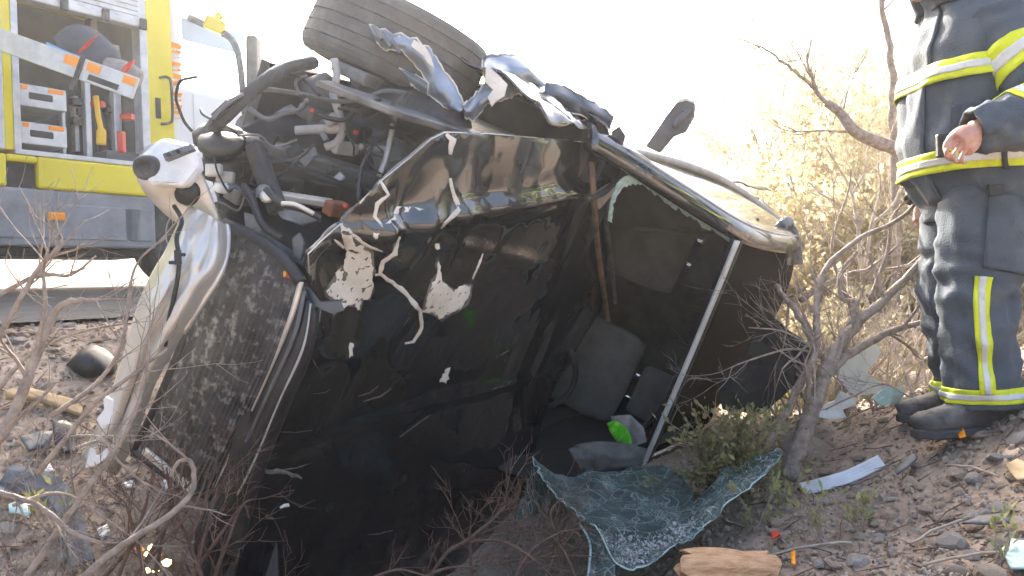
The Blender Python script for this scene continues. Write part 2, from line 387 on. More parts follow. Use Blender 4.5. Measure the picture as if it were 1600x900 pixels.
# cab: white, further along
cl0 = l_pil + .002; cl1 = cl0 + 1.75; ch = h_top + .25
_, wh1 = TL(300, 28); _, wh0 = TL(300, 76)
cab = tpart('cab', 'truck_white', (cl0, cl1, h_skirt1 + .02, wh0 - .35, -2.4, -.03), (cl0, cl0 + .12, wh0 - .35, ch, -2.4, -.03), (cl0 + .12, cl1 - .25, wh1 + .62, ch, -2.4, -.03), (cl1 - .22, cl1 - .12, wh0 - .35, ch, -.12, -.03), bevel=.04)
tpart('window', 'clear_glass', (cl0 + .12, cl1 - .22, wh0 - .35, wh1 + .62, -.075, -.069), par=cab, bevel=0)
tpart('tinted_band', 'window_glass', (cl0 + .14, cl0 + .80, wh0 + .08, wh1, -.068, -.062), par=cab, bevel=0)
tpart('windscreen', 'clear_glass', (cl1 - .2, cl1 - .194, wh0 - .35, wh1 + .62, -2.3, -.2), par=cab, bevel=0)
tpart('far_pillar', 'truck_white', (cl0 + .4, cl0 + .5, wh0 - .35, wh1 + .62, -2.4, -2.32), par=cab)
tpart('cab_door', 'truck_white', (cl0 + .2, cl1 - .3, h_skirt1 + .1, wh0 - .40, -.03, -.012), par=cab, bevel=.02)
for i in range(13):
    l, h = TL(277, 70 + i * 9.5)
    m = MB(); k = (i * 37 % 5) * .008
    m.prism([TW(l - .075, h - .018, -.02), TW(l + .045, h - .03 + k, -.02), TW(l + .06, h + .012, -.02), TW(l - .05, h + .02 - k, -.02)], TN * .004); m.build('lettering_mark', 'lamp_orange', cab)
mm = thing('dummy', None, None, (0, 0, 0)); bpy.data.objects.remove(mm)
m = MB(); m.tube(cr(PP([(296, 28, 7.3), (335, 46, 7.25), (362, 62, 7.2), (374, 95, 7.15), (380, 150, 7.1), (385, 195, 7.1)]), 5), .03, 8); mir = m.build('mirror_arm', 'grey_steel', truck, smooth=True)
m = MB(); m.beam(P(396, 58, 7.1), P(398, 180, 7.1), .1, .18, (1, 0, 0)); m.build('mirror', 'grey_plastic', mir, bevel=.03)
m = MB(); m.lathe(P(398, 205, 7.1), (.3, -.9, 0), [(-.05, .02), (-.03, .16), (.03, .17), (.05, .1)], 20); m.build('mirror', 'grey_plastic', mir, smooth=True)
m = MB(); m.beam(P(322, 34, 7.2), P(350, 46, 7.2), .12, .1, (0, 0, 1)); m.beam(P(338, 22, 7.2), P(346, 30, 7.2), .06, .06, (0, 0, 1)); m.build('beacon', 'truck_yellow', mir, bevel=.02)
def truck_wheel(l):
    w = MB(); c = TW(l, .5, -.25); w.lathe(c, TN, [(-.15, .28), (-.15, .44), (-.11, .49), (.11, .49), (.15, .44), (.15, .30), (.10, .28)], 32); wo = w.build('wheel', 'rubber', truck, smooth=True)
    w = MB(); w.lathe(c, TN, [(.02, .29), (.12, .28), (.05, .2), (.13, .12), (.13, .02)], 24); w.build('rim', 'light_plastic', wo)
truck_wheel(l_end + .45); truck_wheel(-3.6)
tpart('wheel_arch', 'black_plastic', (l_end + .01, l_end + .95, .5, h_skirt1, -.9, -.42))
# locker fittings: uprights and sliding trays are parts, the kit lying in them stays loose
for px, w in ((139, .05), (185, .07), (100, .03)):
    l, _ = TL(px, 190, -.25); tpart('upright', 'aluminium', (l - w / 2, l + w / 2, h_band1 + .012, h_rail0 - .1 if px != 100 else h_band1 + .5, -.32, -.25))
for k, (x0, y0, x1, y1) in enumerate(((31, 133, 104, 172), (33, 192, 105, 229))):
    l0, _ = TL(x0, (y0 + y1) / 2, -.03); l1, _ = TL(x1, (y0 + y1) / 2, -.03); _, h1 = TL((x0 + x1) / 2, (y0 + y1) / 2 - 17, -.03); _, h0 = TL((x0 + x1) / 2, (y0 + y1) / 2 + 17, -.03)
    tr = tpart('drawer', 'aluminium', (l0, l1, h0, h1, -.6, -.03))
    hm = (h0 + h1) / 2; tpart('slot', 'black_plastic', (l0 + .06, l1 - .1, hm - .03, hm + .03, -.05, -.026), par=tr, bevel=.02)
    tpart('reflector', 'lamp_orange', (l1 - .14, l1 - .02, h1 - .045, h1 - .005, -.05, -.027), par=tr); tpart('reflector', 'lamp_orange', (l0 + .01, l0 + .06, h1 - .045, h1 - .005, -.05, -.027), par=tr)
for px, y0, y1, w, mt_ in ((119, 150, 236, .035, 'aluminium'), (126, 140, 200, .02, 'grey_plastic'), (172, 150, 236, .03, 'grey_steel'), (206, 120, 236, .025, 'dark_steel'), (214, 150, 232, .035, 'grey_plastic'), (150, 30, 80, .03, 'aluminium')):
    l, h1 = TL(px, y0, -.35); _, h0 = TL(px, y1, -.35); tpart('tool_holder', mt_, (l - w / 2, l + w / 2, h0, h1, -.42, -.35), bevel=.004)
for px, y in ((118, 160), (120, 190), (172, 172), (208, 160), (212, 205), (130, 175)):
    l, h = TL(px, y, -.33); tpart('tool_clamp', 'dark_steel', (l - .05, l + .05, h - .03, h + .03, -.36, -.29), bevel=.01)
# big tilted pull-out board
A, B = P(22, 72, 5.85), P(243, 152, 5.75)
dirb = (B - A).normalized(); upb = Vector((0, 0, 1)); upb = (upb - dirb * upb.dot(dirb)).normalized(); outb = dirb.cross(upb)
if outb.y > 0: outb = -outb
bo = MB(); bo.box((A + B) / 2 + outb * .20 - dirb * .04, ((B - A).length / 2 - .04, .05, .012), (dirb, outb, upb)); bo.box((A + B) / 2 + outb * .25, ((B - A).length / 2, .012, .075), (dirb, outb, upb))
slide = bo.build('pull_out_board', 'aluminium', truck, bevel=.006)
def onboard(t0, t1, h0, h1, mt, nm, o0=.262, o1=.268):
    m = MB(); L = (B - A).length; m.box(A + dirb * L * (t0 + t1) / 2 + upb * (h0 + h1) / 2 + outb * (o0 + o1) / 2, (L * (t1 - t0) / 2, (o1 - o0) / 2, (h1 - h0) / 2), (dirb, outb, upb)); return m.build(nm, mt, slide, bevel=.002)
onboard(.52, .62, .0, .065, 'lamp_orange', 'reflector'); onboard(.67, .76, .0, .065, 'lamp_orange', 'reflector'); onboard(.91, .99, .01, .065, 'lamp_orange', 'reflector'); onboard(.70, .90, -.055, -.015, 'black_plastic', 'slot'); onboard(.615, .645, -.16, .09, 'black_plastic', 'strap', .26, .275)
def bundle(name, label, cat, pts, r, mt, grp=None):
    m = MB(); m.tube(cr(pts, 5), r, 10); o = m.build(name, mt, None, smooth=True, loc=pts[0]); tag(o, label, cat, grp); return o
bundle('hose_bag', 'dark navy padded bag lying on the tilted locker board', 'bag', PP([(100, 80, 5.8), (125, 62, 5.8), (150, 78, 5.8), (172, 100, 5.8)]), [.06] + [.11] * 14 + [.07], 'navy_cloth')
bundle('hose_bag', 'grey rolled cover lying at the low end of the locker board', 'bag', PP([(165, 108, 5.76), (190, 112, 5.76), (215, 128, 5.76)]), [.05] + [.085] * 9 + [.06], 'strap_grey')
def ribbon(name, label, cat, pts, w, mt, side=(0, -.3, 1), th=.01):
    c = cr(pts, 5); s = Vector(side).normalized(); m = MB(); m.grid([[p - s * w / 2, p + s * w / 2] for p in c]); o = m.build(name, mt, None, smooth='open', solid=th, loc=pts[0]); tag(o, label, cat); return o
ribbon('webbing_strap', 'red strap over the dark bag on the locker board', 'strap', PP([(105, 92, 5.66), (125, 82, 5.66), (145, 60, 5.66)]), .09, 'red_strap', (1, 0, .6))
ribbon('webbing_strap', 'red strap at the low end of the locker board', 'strap', PP([(180, 124, 5.66), (195, 112, 5.66), (202, 98, 5.68)]), .09, 'red_strap', (1, 0, .6))
ribbon('cloth_sheet', 'pale blue sheet spread along the tilted locker board', 'sheet', PP([(75, 78, 5.66), (105, 92, 5.64), (140, 106, 5.62), (165, 118, 5.62)]), .12, 'blue_cloth', (.2, -.6, .6))
bundle('yellow_hook_tool', 'yellow tool hanging in the locker under the board', 'tool', PP([(150, 150, 5.9), (153, 180, 5.9), (158, 205, 5.9), (158, 226, 5.9)]), [.02] * 10 + [.035] * 6, 'yellow_plastic')
for (x, y, lab) in ((153, 163, 'red clip on the locker upright beside the yellow tool'), (199, 183, 'red clip across the right locker upright'), (190, 222, 'red handled tool standing at the locker floor')):
    m = MB(); m.box(P(x, y, 5.95), (.045 if y < 200 else .022, .03, .022 if y < 200 else .08)); tag(m.build('tool_clip', 'red_plastic', None, bevel=.01, loc=P(x, y, 5.95)), lab, 'clip')
m = MB(); l, h = TL(196, 243, -.1); tbox(m, l - .18, l + .18, h_band1 + .013, h_band1 + .10, -.45, -.06); tag(m.build('equipment_case', 'grey_plastic', None, bevel=.015, loc=TW(l, h_band1 + .013, -.2)), 'grey flat case on the locker floor', 'case')
bundle('air_bottle', 'dark cylinder standing at the back of the locker', 'cylinder', [TW(lo_l + .95, h_band1 + .02, -.6), TW(lo_l + .95, h_band1 + .45, -.6), TW(lo_l + .95, h_band1 + .55, -.6)], [.09] * 6 + [.085, .07, .05, .04, .03], 'dark_steel')
bundle('air_bottle', 'grey cylinder standing at the right back of the locker', 'cylinder', [TW(lo_r - .22, h_band1 + .02, -.6), TW(lo_r - .22, h_band1 + .5, -.6), TW(lo_r - .22, h_band1 + .6, -.6)], [.09] * 6 + [.085, .07, .05, .04, .03], 'grey_plastic')
# ------------------------------------------------------------------ the wrecked car, lying on its left side
CF, CR_, CU = Vector((-.50283, -.86402, -.02502)), Vector((.39294, -.25427, .88371)), Vector((.76991, -.43453, -.46737))
CO = Vector((-.6566, 3.38621, 1.16448))
def CW(f, r, u): return CO + CF * f + CR_ * r + CU * u        # the car's own axes: forward, right, up
def CC(p): q = Vector(p) - CO; return q.dot(CF), q.dot(CR_), q.dot(CU)
def hit(px, py, pt, n):
    r = ray(px, py); return CAMP + r * ((pt - CAMP).dot(n) / r.dot(n))
def CIU(px, py, u): return CC(hit(px, py, CW(0, 0, u), CU))
def CIF(px, py, f): return CC(hit(px, py, CW(f, 0, 0), CF))
def CIR(px, py, r): return CC(hit(px, py, CW(0, r, 0), CR_))
HS_ = .06
HN = (CU + CF * HS_).normalized()
def HP(px, py):
    c = CC(hit(px, py, CW(0, 0, .9), HN)); return c[0], c[1]
fa, fb = Vector(HP(600, 352)), Vector(HP(935, 288))
fdir = (fb - fa).normalized(); fnor = Vector((-fdir.y, fdir.x))
if fnor.y < 0: fnor = -fnor
def hood_disp(f, r):
    d = (Vector((f, r)) - fa).dot(fnor)                       # above (+) or below (-) the fold
    u = .030 * math.exp(-(d / .022) ** 2) if d > 0 else .030 * math.exp(-(d / .05) ** 2)
    u += -.27 * max(0, d) - .10 * max(0, d) * nz(f * 2.2, r * 2.5, 9)
    crush = sm(.25, 1.0, f) * sm(-.5, .3, r)
    u += crush * .055 * (1 - 2 * abs(nz(f * 4.2, r * 3.4, 1.7))) - .03 * crush
    u += .011 * (1 - 2 * abs(nz(f * 2.3 + r * 1.2, r * 2.0 - f * .6, 5.1)))
    u += .0022 * (1 - 2 * abs(nz(f * 9 + 2, r * 7, 8.1))) + .0008 * nz(f * 22, r * 22, 2)
    u += .16 * sm(-.25, -.85, r)
    u += .035 * nz(f * 1.6 + 4, r * 1.4, 3.3) + .008 * math.exp(-((r - .22 - .1 * f) / .02) ** 2) * sm(.9, .5, f) + .008 * math.exp(-((r + .30 + .06 * f) / .02) ** 2)
    return u
def HP(px, py):                              # where the line of sight through a photo point meets the dented hood
    f, r, o = 0, 0, 0.0
    for _ in range(9):
        c = CC(hit(px, py, CW(0, 0, .9 + o), HN)); f, r = c[0], c[1]; o = lerp(o, hood_disp(f, r), .7)
    return f, r
def HS(f, r, lift=0.0): return CW(f, r, .9 - HS_ * f + hood_disp(f, r) + lift)
car = thing('crashed_car', 'wrecked black car lying on its side with a crushed front', 'car', CW(-.5, -.8, .5))
hood_px = [(693, 205), (760, 207), (830, 213), (930, 222), (956, 240), (958, 300), (948, 400), (938, 485), (890, 570), (846, 660), (822, 750), (812, 830), (790, 990), (650, 1010), (500, 1010), (366, 990), (366, 890), (392, 780), (428, 640), (462, 530), (502, 472), (487, 450), (474, 425), (478, 392), (500, 372), (530, 346), (562, 315), (590, 283), (640, 243), (672, 215)]
hood_poly = [HP(*q) for q in hood_px]
hood = sheet(hood_poly, .017, lambda f, r: HS(f, r)).build('hood', 'car_paint', car, smooth='open', solid=.006)
rg = random.Random(5)
def z4(x, y): return HP(440 + .4444 * x, 200 + .4444 * y)
flakes = [[(215, 325), (235, 350), (250, 400), (290, 420), (310, 440), (318, 500), (318, 560), (300, 600), (280, 602), (265, 640), (255, 612), (222, 625), (180, 655), (215, 600), (180, 598), (150, 570), (185, 540), (190, 500), (215, 480), (225, 430), (212, 390), (200, 340)],
          [(548, 465), (555, 500), (562, 540), (582, 555), (600, 575), (620, 556), (640, 550), (662, 555), (655, 590), (640, 610), (625, 640), (600, 645), (550, 670), (545, 655), (500, 640), (505, 600), (520, 570), (525, 540), (540, 520)],
          [(572, 850), (590, 840), (585, 880), (575, 897), (552, 892)], [(236, 752), (250, 756), (247, 800), (234, 805)], [(534, 408), (552, 405), (555, 420), (540, 424)], [(320, 365), (340, 370), (335, 388), (318, 380)]]
lines = [([(325, 515), (345, 512), (370, 530), (430, 575), (460, 610), (485, 640), (490, 700), (460, 750), (430, 755)], 17), ([(590, 175), (600, 230), (622, 280), (590, 315), (555, 352)], 17),
         ([(345, 188), (372, 232), (332, 265), (325, 310), (352, 345)], 17), ([(520, 296), (460, 285), (405, 282), (390, 318), (358, 340)], 17), ([(410, 380), (396, 440), (352, 468), (342, 512)], 19),
         ([(575, 20), (598, 40), (590, 92)], 22), ([(215, 330), (245, 372), (300, 415), (352, 432)], 11), ([(705, 440), (690, 480), (668, 530)], 7), ([(492, 640), (530, 640)], 18), ([(182, 390), (215, 420)], 10)]
def zz(x, y):
    return z4(x, y)
for k, pl in enumerate(flakes):
    pl2 = []
    for i in range(len(pl)):
        a, b = Vector(pl[i]), Vector(pl[(i + 1) % len(pl)]); kk = max(2, int((b - a).length / 9)); pl2 += [a.lerp(b, j / kk) + Vector((rg.uniform(-4, 4), rg.uniform(-5, 5))) * (1 if j else .3) for j in range(kk)]
    cc = sum((Vector(q) for q in pl2), Vector((0, 0))) / len(pl2)
    if k < 2: sheet([z4(*(cc + (q - cc) * 1.10 + Vector((rg.uniform(-9, 9), rg.uniform(-9, 9))))) for q in pl2[::3]], .012, lambda f, r: HS(f, r, .0036), k).build('primer_patch', 'primer', hood, smooth='open', solid=.0016)
    sheet([z4(*q) for q in pl2], .010, lambda f, r: HS(f, r, .0040 + .001 * nz(f * 60, r * 60)), k).build('torn_paint', 'torn_paint', hood, smooth='open', solid=.0014)
for k, (ln, w) in enumerate(lines):
    sheet([z4(*q) for q in stroke(ln, w, rg)], .010, lambda f, r: HS(f, r, .0040 + .001 * nz(f * 60, r * 60)), k).build('torn_paint', 'torn_paint', hood, smooth='open', solid=.0014)
# scrapes over the lower hood
for k in range(12):
    x, y = rg.uniform(420, 800), rg.uniform(500, 860); w = rg.uniform(15, 60); a = rg.choice((-35, -28, -20, 55, -8)) + rg.uniform(-8, 8); c, s_ = math.cos(R_(a)), math.sin(R_(a)); j = rg.uniform(-6, 6)
    ln = [(x - c * w / 2, y - s_ * w / 2), (x + j, y + 2), (x + c * w / 2, y + s_ * w / 2)]
    sheet([HP(*q) for q in stroke(ln, rg.uniform(1.0, 2.0), rg, .7)], .012, lambda f, r: HS(f, r, .0050), 3).build('scrape', 'primer' if k % 3 else 'brown_trim', hood, smooth='open', solid=.0016)
for ln, w in (([(404, 734), (440, 736), (470, 745)], 7), ([(436, 792), (450, 788)], 6)):
    sheet([HP(*q) for q in stroke(ln, w, rg, .7)], .012, lambda f, r: HS(f, r, .0050), 3).build('torn_paint', 'torn_paint' if w == 6 else 'primer', hood, smooth='open', solid=.0016)
# bright bare edge along the hood's top, and the folded lip
m = MB(); m.tube([HS(*HP(*q), .004) for q in [(560, 317), (592, 283), (640, 244), (672, 216), (693, 206), (760, 208), (830, 214), (930, 223)]], .0020, 5); m.build('bare_edge', 'silver_steel', hood)
m = MB(); m.tube([HS(*HP(*q), .006) for q in [(480, 425), (478, 395), (500, 374), (530, 348)]], .0020, 5); m.build('bare_edge', 'silver_steel', hood)
# bent-out front corner, dull blue
cor = [(462, 447), (487, 452), (503, 474), (533, 470), (540, 485), (520, 492), (488, 478)]
m = MB(); m.prism([CW(*[(lambda c: (c[0], c[1], c[2]))(CC(P(x, y, 2.02)))][0]) for x, y in cor], CU * -.012); m.build('bent_corner', 'blue_paint', hood, bevel=.003)
# cowl strip and plastic scuttle behind the hood
m = MB(); m.grid([[q - CF * .016 , q + CF * .016] for q in cr([HS(*HP(*p), .03) for p in [(913, 248), (917, 300), (924, 380), (934, 450), (942, 498)]], 5)]); m.build('cowl_strip', 'brown_trim', car, smooth='open', solid=.012)
m = MB(); m.tube(cr([HS(*HP(*p), .035) for p in [(905, 305), (935, 292), (952, 268), (958, 240)]], 5), .012, 6); m.build('wiper_arm', 'dark_steel', car, smooth=True)
m = MB(); m.prism([HS(*HP(*p), .03) for p in [(912, 300), (935, 284), (952, 275), (945, 298), (925, 322)]], CU * .004); m.build('cowl_clip', 'silver_steel', car, bevel=.002)
m = MB(); rows = []
for i in range(13):
    r = lerp(-.7, .68, i / 12); rows.append([CW(.03, r, .86), CW(-.02, r, .91 + .01 * nz(r * 9, 1)), CW(-.10, r, .92), CW(-.14, r, .88)])
m.grid(rows); m.build('scuttle', 'black_plastic', car, smooth='open', solid=.01)

# --- body shell
def side_r(f, u, s=1):
    base = .715 + .085 * sm(-.15, .12, f)
    w = base - .10 * sm(.6, .2, u) - .03 * sm(.75, .95, u)
    dent = .02 * nz(f * 3, u * 4, 3 + s) + .008 * nz(f * 9, u * 9, 2 + s)
    return s * (w + dent)
def side_panel(s, f0, f1, name, mt='car_paint', u0=.24, u1=.93):
    m = MB(); rows = []
    for i in range(41):
        f = lerp(f0, f1, i / 40); row = []
        for k in range(15):
            u = lerp(u0, u1, k / 14)
            for wf in (.55, -1.95):
                if abs(f - wf) < .36: u = max(u, .3 + math.sqrt(max(0, .36 ** 2 - (f - wf) ** 2)) if k == 0 else lerp(.3 + math.sqrt(max(0, .36 ** 2 - (f - wf) ** 2)), u1, k / 14))
            row.append(CW(f, side_r(f, u, s), u))
        rows.append(row)
    m.grid(rows); return m.build(name, mt, car, smooth='open', solid=.01)
side_panel(1, .03, -1.15, 'door'); side_panel(1, -1.16, -2.65, 'quarter_panel'); side_panel(-1, .9, -1.15, 'door'); side_panel(-1, -1.16, -2.65, 'quarter_panel')
# rear of the crumpled right wing: from the scuttle up to the wheel
wing = MB(); rows = []
for i in range(25):
    f = lerp(.36, .02, i / 24); row = []
    for k in range(17):
        t = k / 16; u = lerp(.90, .42, t)
        row.append(CW(f + .10 * t * sm(.1, .4, f), .70 + .11 * math.sin(min(1, t * 1.5) * math.pi / 2) - .06 * t + .03 * (1 - 2 * abs(nz(f * 7, u * 6, 4))) , u))
    rows.append(row)
wing.grid(rows); wing.build('front_wing', 'car_paint', car, smooth='open', solid=.008)
def crumple_ribbon(name, mt, pts, w, amp, seed, par=car, side=None, th=.005):
    c = cr(pts, 7); m = MB(); rows = []
    for i, p in enumerate(c):
        t = (c[min(i + 1, len(c) - 1)] - c[max(i - 1, 0)]).normalized(); v = (CAMP - p).normalized(); s = t.cross(v).normalized() if side is None else Vector(side)
        ww = w[min(int(i / 7), len(w) - 1)] if isinstance(w, list) else w
        if isinstance(w, list) and i // 7 + 1 < len(w): ww = lerp(w[i // 7], w[i // 7 + 1], (i % 7) / 7)
        rows.append([p + s * ww * (k / 8 - .5) + v * amp * (1.3 * (1 - 2 * abs(nz(i * .13, k * .30, seed))) + .35 * (1 - 2 * abs(nz(i * .4, k * .5, seed + 4)))) + s * .016 * nz(i * .35, k * .2, seed + 9) for k in range(9)])
    m.grid(rows); return m.build(name, mt, par, smooth='open', solid=th)
# torn wing folded back above the hood: broad creased sheets
def folded(cols, d0, d1, name, mt, seed, amp=.03):
    rows = []; n = len(cols)
    for i, (t, mm_, b) in enumerate(cols):
        d = lerp(d0, d1, i / (n - 1)); z = (1 if i % 2 else -1) * amp * .5
        rows.append([P(460 + t[0] / 3, t[1] / 3, d + z), P(460 + mm_[0] / 3, mm_[1] / 3, d - amp - z), P(460 + b[0] / 3, b[1] / 3, d + amp * .3 + z)])
    f = []                                                   # straight creases between the columns, small dents inside
    for i in range(n - 1):
        for j in range(6):
            r = []
            for k in range(9):
                u = k / 4; a_, c_ = int(min(u, 1)), u - int(min(u, 1))
                r.append(rows[i][a_].lerp(rows[i][a_ + 1], c_).lerp(rows[i + 1][a_].lerp(rows[i + 1][a_ + 1], c_), j / 6))
            f.append(r)
    f.append([rows[-1][0].lerp(rows[-1][1], k / 4) if k <= 4 else rows[-1][1].lerp(rows[-1][2], (k - 4) / 4) for k in range(9)])
    f = [[p + (CAMP - p).normalized() * .010 * nz(p.x * 14, p.z * 14, seed) + Vector((0, 0, .010 * nz(i * .5, k * .2, seed + 3) if k in (0, 8) else 0)) for k, p in enumerate(r)] for i, r in enumerate(f)]
    m = MB(); m.grid(f); o = m.build(name, mt, car, smooth='open', solid=.004)
    for k in (0, 8):
        e = MB(); e.tube([r[k] + (CAMP - r[k]).normalized() * .003 for r in f], [.0025 + .0025 * abs(nz(i * .4, k, seed)) for i in range(len(f))], 5); e.build('bare_edge', 'torn_paint', o)
    return f
folded([((350, 115), (362, 150), (385, 200)), ((440, 148), (430, 190), (418, 230)), ((560, 178), (540, 215), (505, 240)), ((640, 232), (605, 275), (560, 292)), ((695, 320), (655, 355), (628, 388)), ((752, 395), (690, 430), (625, 445)), ((788, 470), (742, 490), (690, 490)), ((800, 505), (778, 525), (745, 515))], 2.44, 2.46, 'torn_wing_strip', 'blue_steel', 3)
folded([((790, 490), (800, 520), (800, 545)), ((812, 475), (822, 520), (838, 562)), ((862, 430), (872, 490), (872, 530)), ((895, 385), (935, 440), (905, 480)), ((880, 320), (960, 395), (1000, 465)), ((882, 262), (965, 340), (1035, 440)), ((965, 252), (1015, 330), (1062, 445)), ((1072, 262), (1105, 340), (1140, 435)), ((1122, 325), (1170, 390), (1260, 450))], 2.46, 2.82, 'torn_wing_strip', 'blue_steel', 8, .045)
folded([((490, 318), (520, 350), (545, 392)), ((560, 345), (585, 385), (575, 420)), ((640, 395), (650, 430), (640, 465)), ((735, 470), (740, 495), (738, 512))], 2.50, 2.50, 'torn_wing_strip', 'blue_steel', 5, .02)
folded([((225, 300), (260, 380), (300, 430)), ((330, 250), (320, 350), (340, 440)), ((400, 250), (400, 340), (430, 430)), ((470, 360), (490, 400), (550, 425))], 2.56, 2.56, 'torn_wing_strip', 'blue_steel', 12, .03)
folded([((1180, 385), (1170, 430), (1130, 480)), ((1260, 400), (1250, 450), (1230, 500)), ((1330, 440), (1330, 480), (1320, 530)), ((1420, 490), (1410, 530), (1400, 570)), ((1500, 545), (1490, 570), (1480, 600))], 2.74, 2.86, 'torn_wing_strip', 'blue_paint', 15, .03)
for pl in ([(900, 300), (950, 345), (1000, 395), (985, 450), (950, 470), (925, 500), (905, 455), (930, 420), (890, 380)], [(560, 185), (610, 215), (640, 265), (655, 320), (630, 300), (600, 260), (545, 215)]):
    q = [P(460 + x / 3, y / 3, 2.47 if x > 800 else 2.37) for x, y in pl]; m = MB(); m.prism(q, Vector((0, .008, 0))); m.build('torn_paint', 'torn_paint', car, bevel=.002)
m = MB()
for q in ((583, 50), (597, 62), (612, 72)): m.beam(P(q[0], q[1] - 10, 2.40), P(q[0] + 14, q[1] + 12, 2.40), .012, .02, (1, 0, 0))
m.build('latch_bracket', 'grey_steel', car, bevel=.002)
# inner wing, strut top, engine, bulkhead: dark masses
m = MB(); m.prism([CW(f, .60, u) for f, u in ((.95, .50), (.80, .70), (.42, .78), (.02, .84), (.02, .35), (.25, .35), (.4, .52), (.6, .58), (.85, .45))], CR_ * -.02); m.build('inner_wing', 'grey_steel', car, bevel=.004)
m = MB(); m.lathe(CW(.5, .56, .52), CU, [(-.2, .12), (.1, .10), (.17, .075), (.19, .02)], 20); m.build('strut_tower', 'dark_steel', car, smooth=True)
m = MB(); rows = []
for i in range(9):
    u = lerp(.2, .9, i / 8); rows.append([CW(.01 + .02 * nz(u * 5, k * .6), lerp(-.74, .72, k / 10), u) for k in range(11)])
m.grid(rows); m.build('bulkhead', 'black_plastic', car, smooth='open', solid=.01)
eng = MB(); eng.box(CW(.42, -.05, .50), (.24, .36, .24), (CF, CR_, CU)); eng = eng.build('engine', 'dark_steel', car, bevel=.03)
m = MB(); m.box(CW(.42, -.05, .77), (.17, .25, .03), (CF, CR_, CU)); m.build('engine_cover', 'black_plastic', eng, bevel=.02)
m = MB(); m.box(CW(.45, .40, .45), (.18, .09, .16), (CF, CR_, CU)); m.build('gearbox', 'grey_steel', eng, bevel=.03)
for k in range(4):
    m = MB(); a = CW(.60, -.25 + .13 * k, .66); m.tube(cr([a, a + CF * .08 + CU * .02, a + CF * .14 - CU * .1], 4), .024, 8); m.build('intake_pipe', 'grey_steel', eng, smooth=True)
# long dark chassis rail across the engine bay
def rail(a, b, w, h, mt, name, bev=.01):
    m = MB(); m.beam(P(*a), P(*b), w, h, CU); return m.build(name, mt, car, bevel=bev)
lr = rail((372, 226, 2.22), (655, 306, 2.62), .075, .07, 'grey_steel', 'chassis_rail')
for t in (.12, .3, .46, .62, .78):
    a, b = P(372, 226, 2.22), P(655, 306, 2.62); p = a.lerp(b, t); m = MB(); m.lathe(p - (b - a).normalized().cross(CU) * -.0 + (CAMP - p).normalized() * .036, (CAMP - p), [(0, .012), (.008, .012), (.009, .004)], 10); m.build('rail_bolt', 'dark_steel', lr)
rail((392, 262, 2.2), (640, 345, 2.5), .05, .10, 'black_plastic', 'lower_rail')
rail((398, 362, 2.12), (478, 412, 2.12), .028, .022, 'grey_steel', 'radiator_mount', .004)
rail((395, 225, 2.15), (435, 330, 2.1), .05, .03, 'dark_steel', 'front_panel_bracket', .006)
rail((400, 300, 2.12), (520, 318, 2.2), .03, .02, 'silver_steel', 'front_panel_brace', .004)
m = MB(); m.prism(PP([(425, 322, 2.1), (470, 318, 2.12), (500, 345, 2.14), (470, 352, 2.12), (440, 342, 2.1)]), Vector((0, .03, 0))); m.build('torn_bracket', 'grey_steel', car, bevel=.004)
m = MB(); m.prism(PP([(380, 330, 2.05), (408, 340, 2.05), (412, 385, 2.05), (396, 398, 2.05), (384, 372, 2.05)]), Vector((0, .02, 0))); m.build('torn_bracket', 'grey_steel', car, bevel=.004)
m = MB(); m.prism(PP([(455, 372, 2.04), (468, 362, 2.04), (476, 380, 2.04), (470, 408, 2.04), (458, 402, 2.04)]), Vector((0, .015, 0))); m.build('torn_bracket', 'grey_steel', car, bevel=.004)
# dark shroud that fills the front of the bay
m = MB(); rows = []
for (row) in [[(330, 225, 2.3), (420, 180, 2.42), (520, 165, 2.55), (620, 190, 2.62), (690, 225, 2.6)], [(335, 285, 2.25), (420, 262, 2.38), (520, 260, 2.5), (600, 290, 2.56), (660, 300, 2.6)], [(350, 350, 2.2), (420, 345, 2.28), (490, 350, 2.35), (540, 350, 2.45), (600, 345, 2.5)], [(370, 420, 2.2), (430, 430, 2.22), (480, 440, 2.24), (520, 440, 2.3), (560, 430, 2.4)]]:
    rows.append(PP(row))
sh = patch(rows, 6, 6)
m.grid([[p + (CAMP - p).normalized() * .05 * (1 - 2 * abs(nz(i * .35, k * .3, 6))) for k, p in enumerate(r)] for i, r in enumerate(sh)]); m.build('inner_shroud', 'black_plastic', car, smooth='open', solid=.01)
# drums, canisters, small fittings
def drum(px, py, d, axis, prof, mt, name, n=20):
    m = MB(); m.lathe(P(px, py, d), axis, prof, n); return m.build(name, mt, car, smooth=True)
drum(346, 245, 2.16, (.2, -.5, .8), [(-.06, .04), (-.05, .056), (-.015, .058), (-.01, .048), (.02, .048), (.025, .06), (.05, .058), (.06, .03)], 'black_plastic', 'horn')
drum(345, 212, 2.2, (.2, -.4, .85), [(-.03, .05), (-.025, .07), (.0, .074), (.02, .055), (.03, .01)], 'rubber', 'rubber_mount')
drum(470, 205, 2.5, (1, -.2, .1), [(-.13, .03), (-.12, .045), (.1, .045), (.12, .03)], 'grey_steel', 'cylinder')
drum(445, 192, 2.5, (1, .3, .2), [(-.05, .02), (-.045, .055), (.03, .055), (.05, .03)], 'light_plastic', 'canister')
drum(500, 148, 2.5, (1, -.3, .2), [(-.05, .03), (-.045, .06), (.04, .06), (.05, .03)], 'grey_plastic', 'canister')
drum(418, 308, 2.05, (.1, -1, .1), [(0, .012), (.01, .018), (.014, .009)], 'silver_steel', 'bolt', 10)
drum(412, 300, 2.06, (.1, -1, .1), [(0, .02), (.004, .02), (.006, .004)], 'grey_steel', 'bolt', 10)
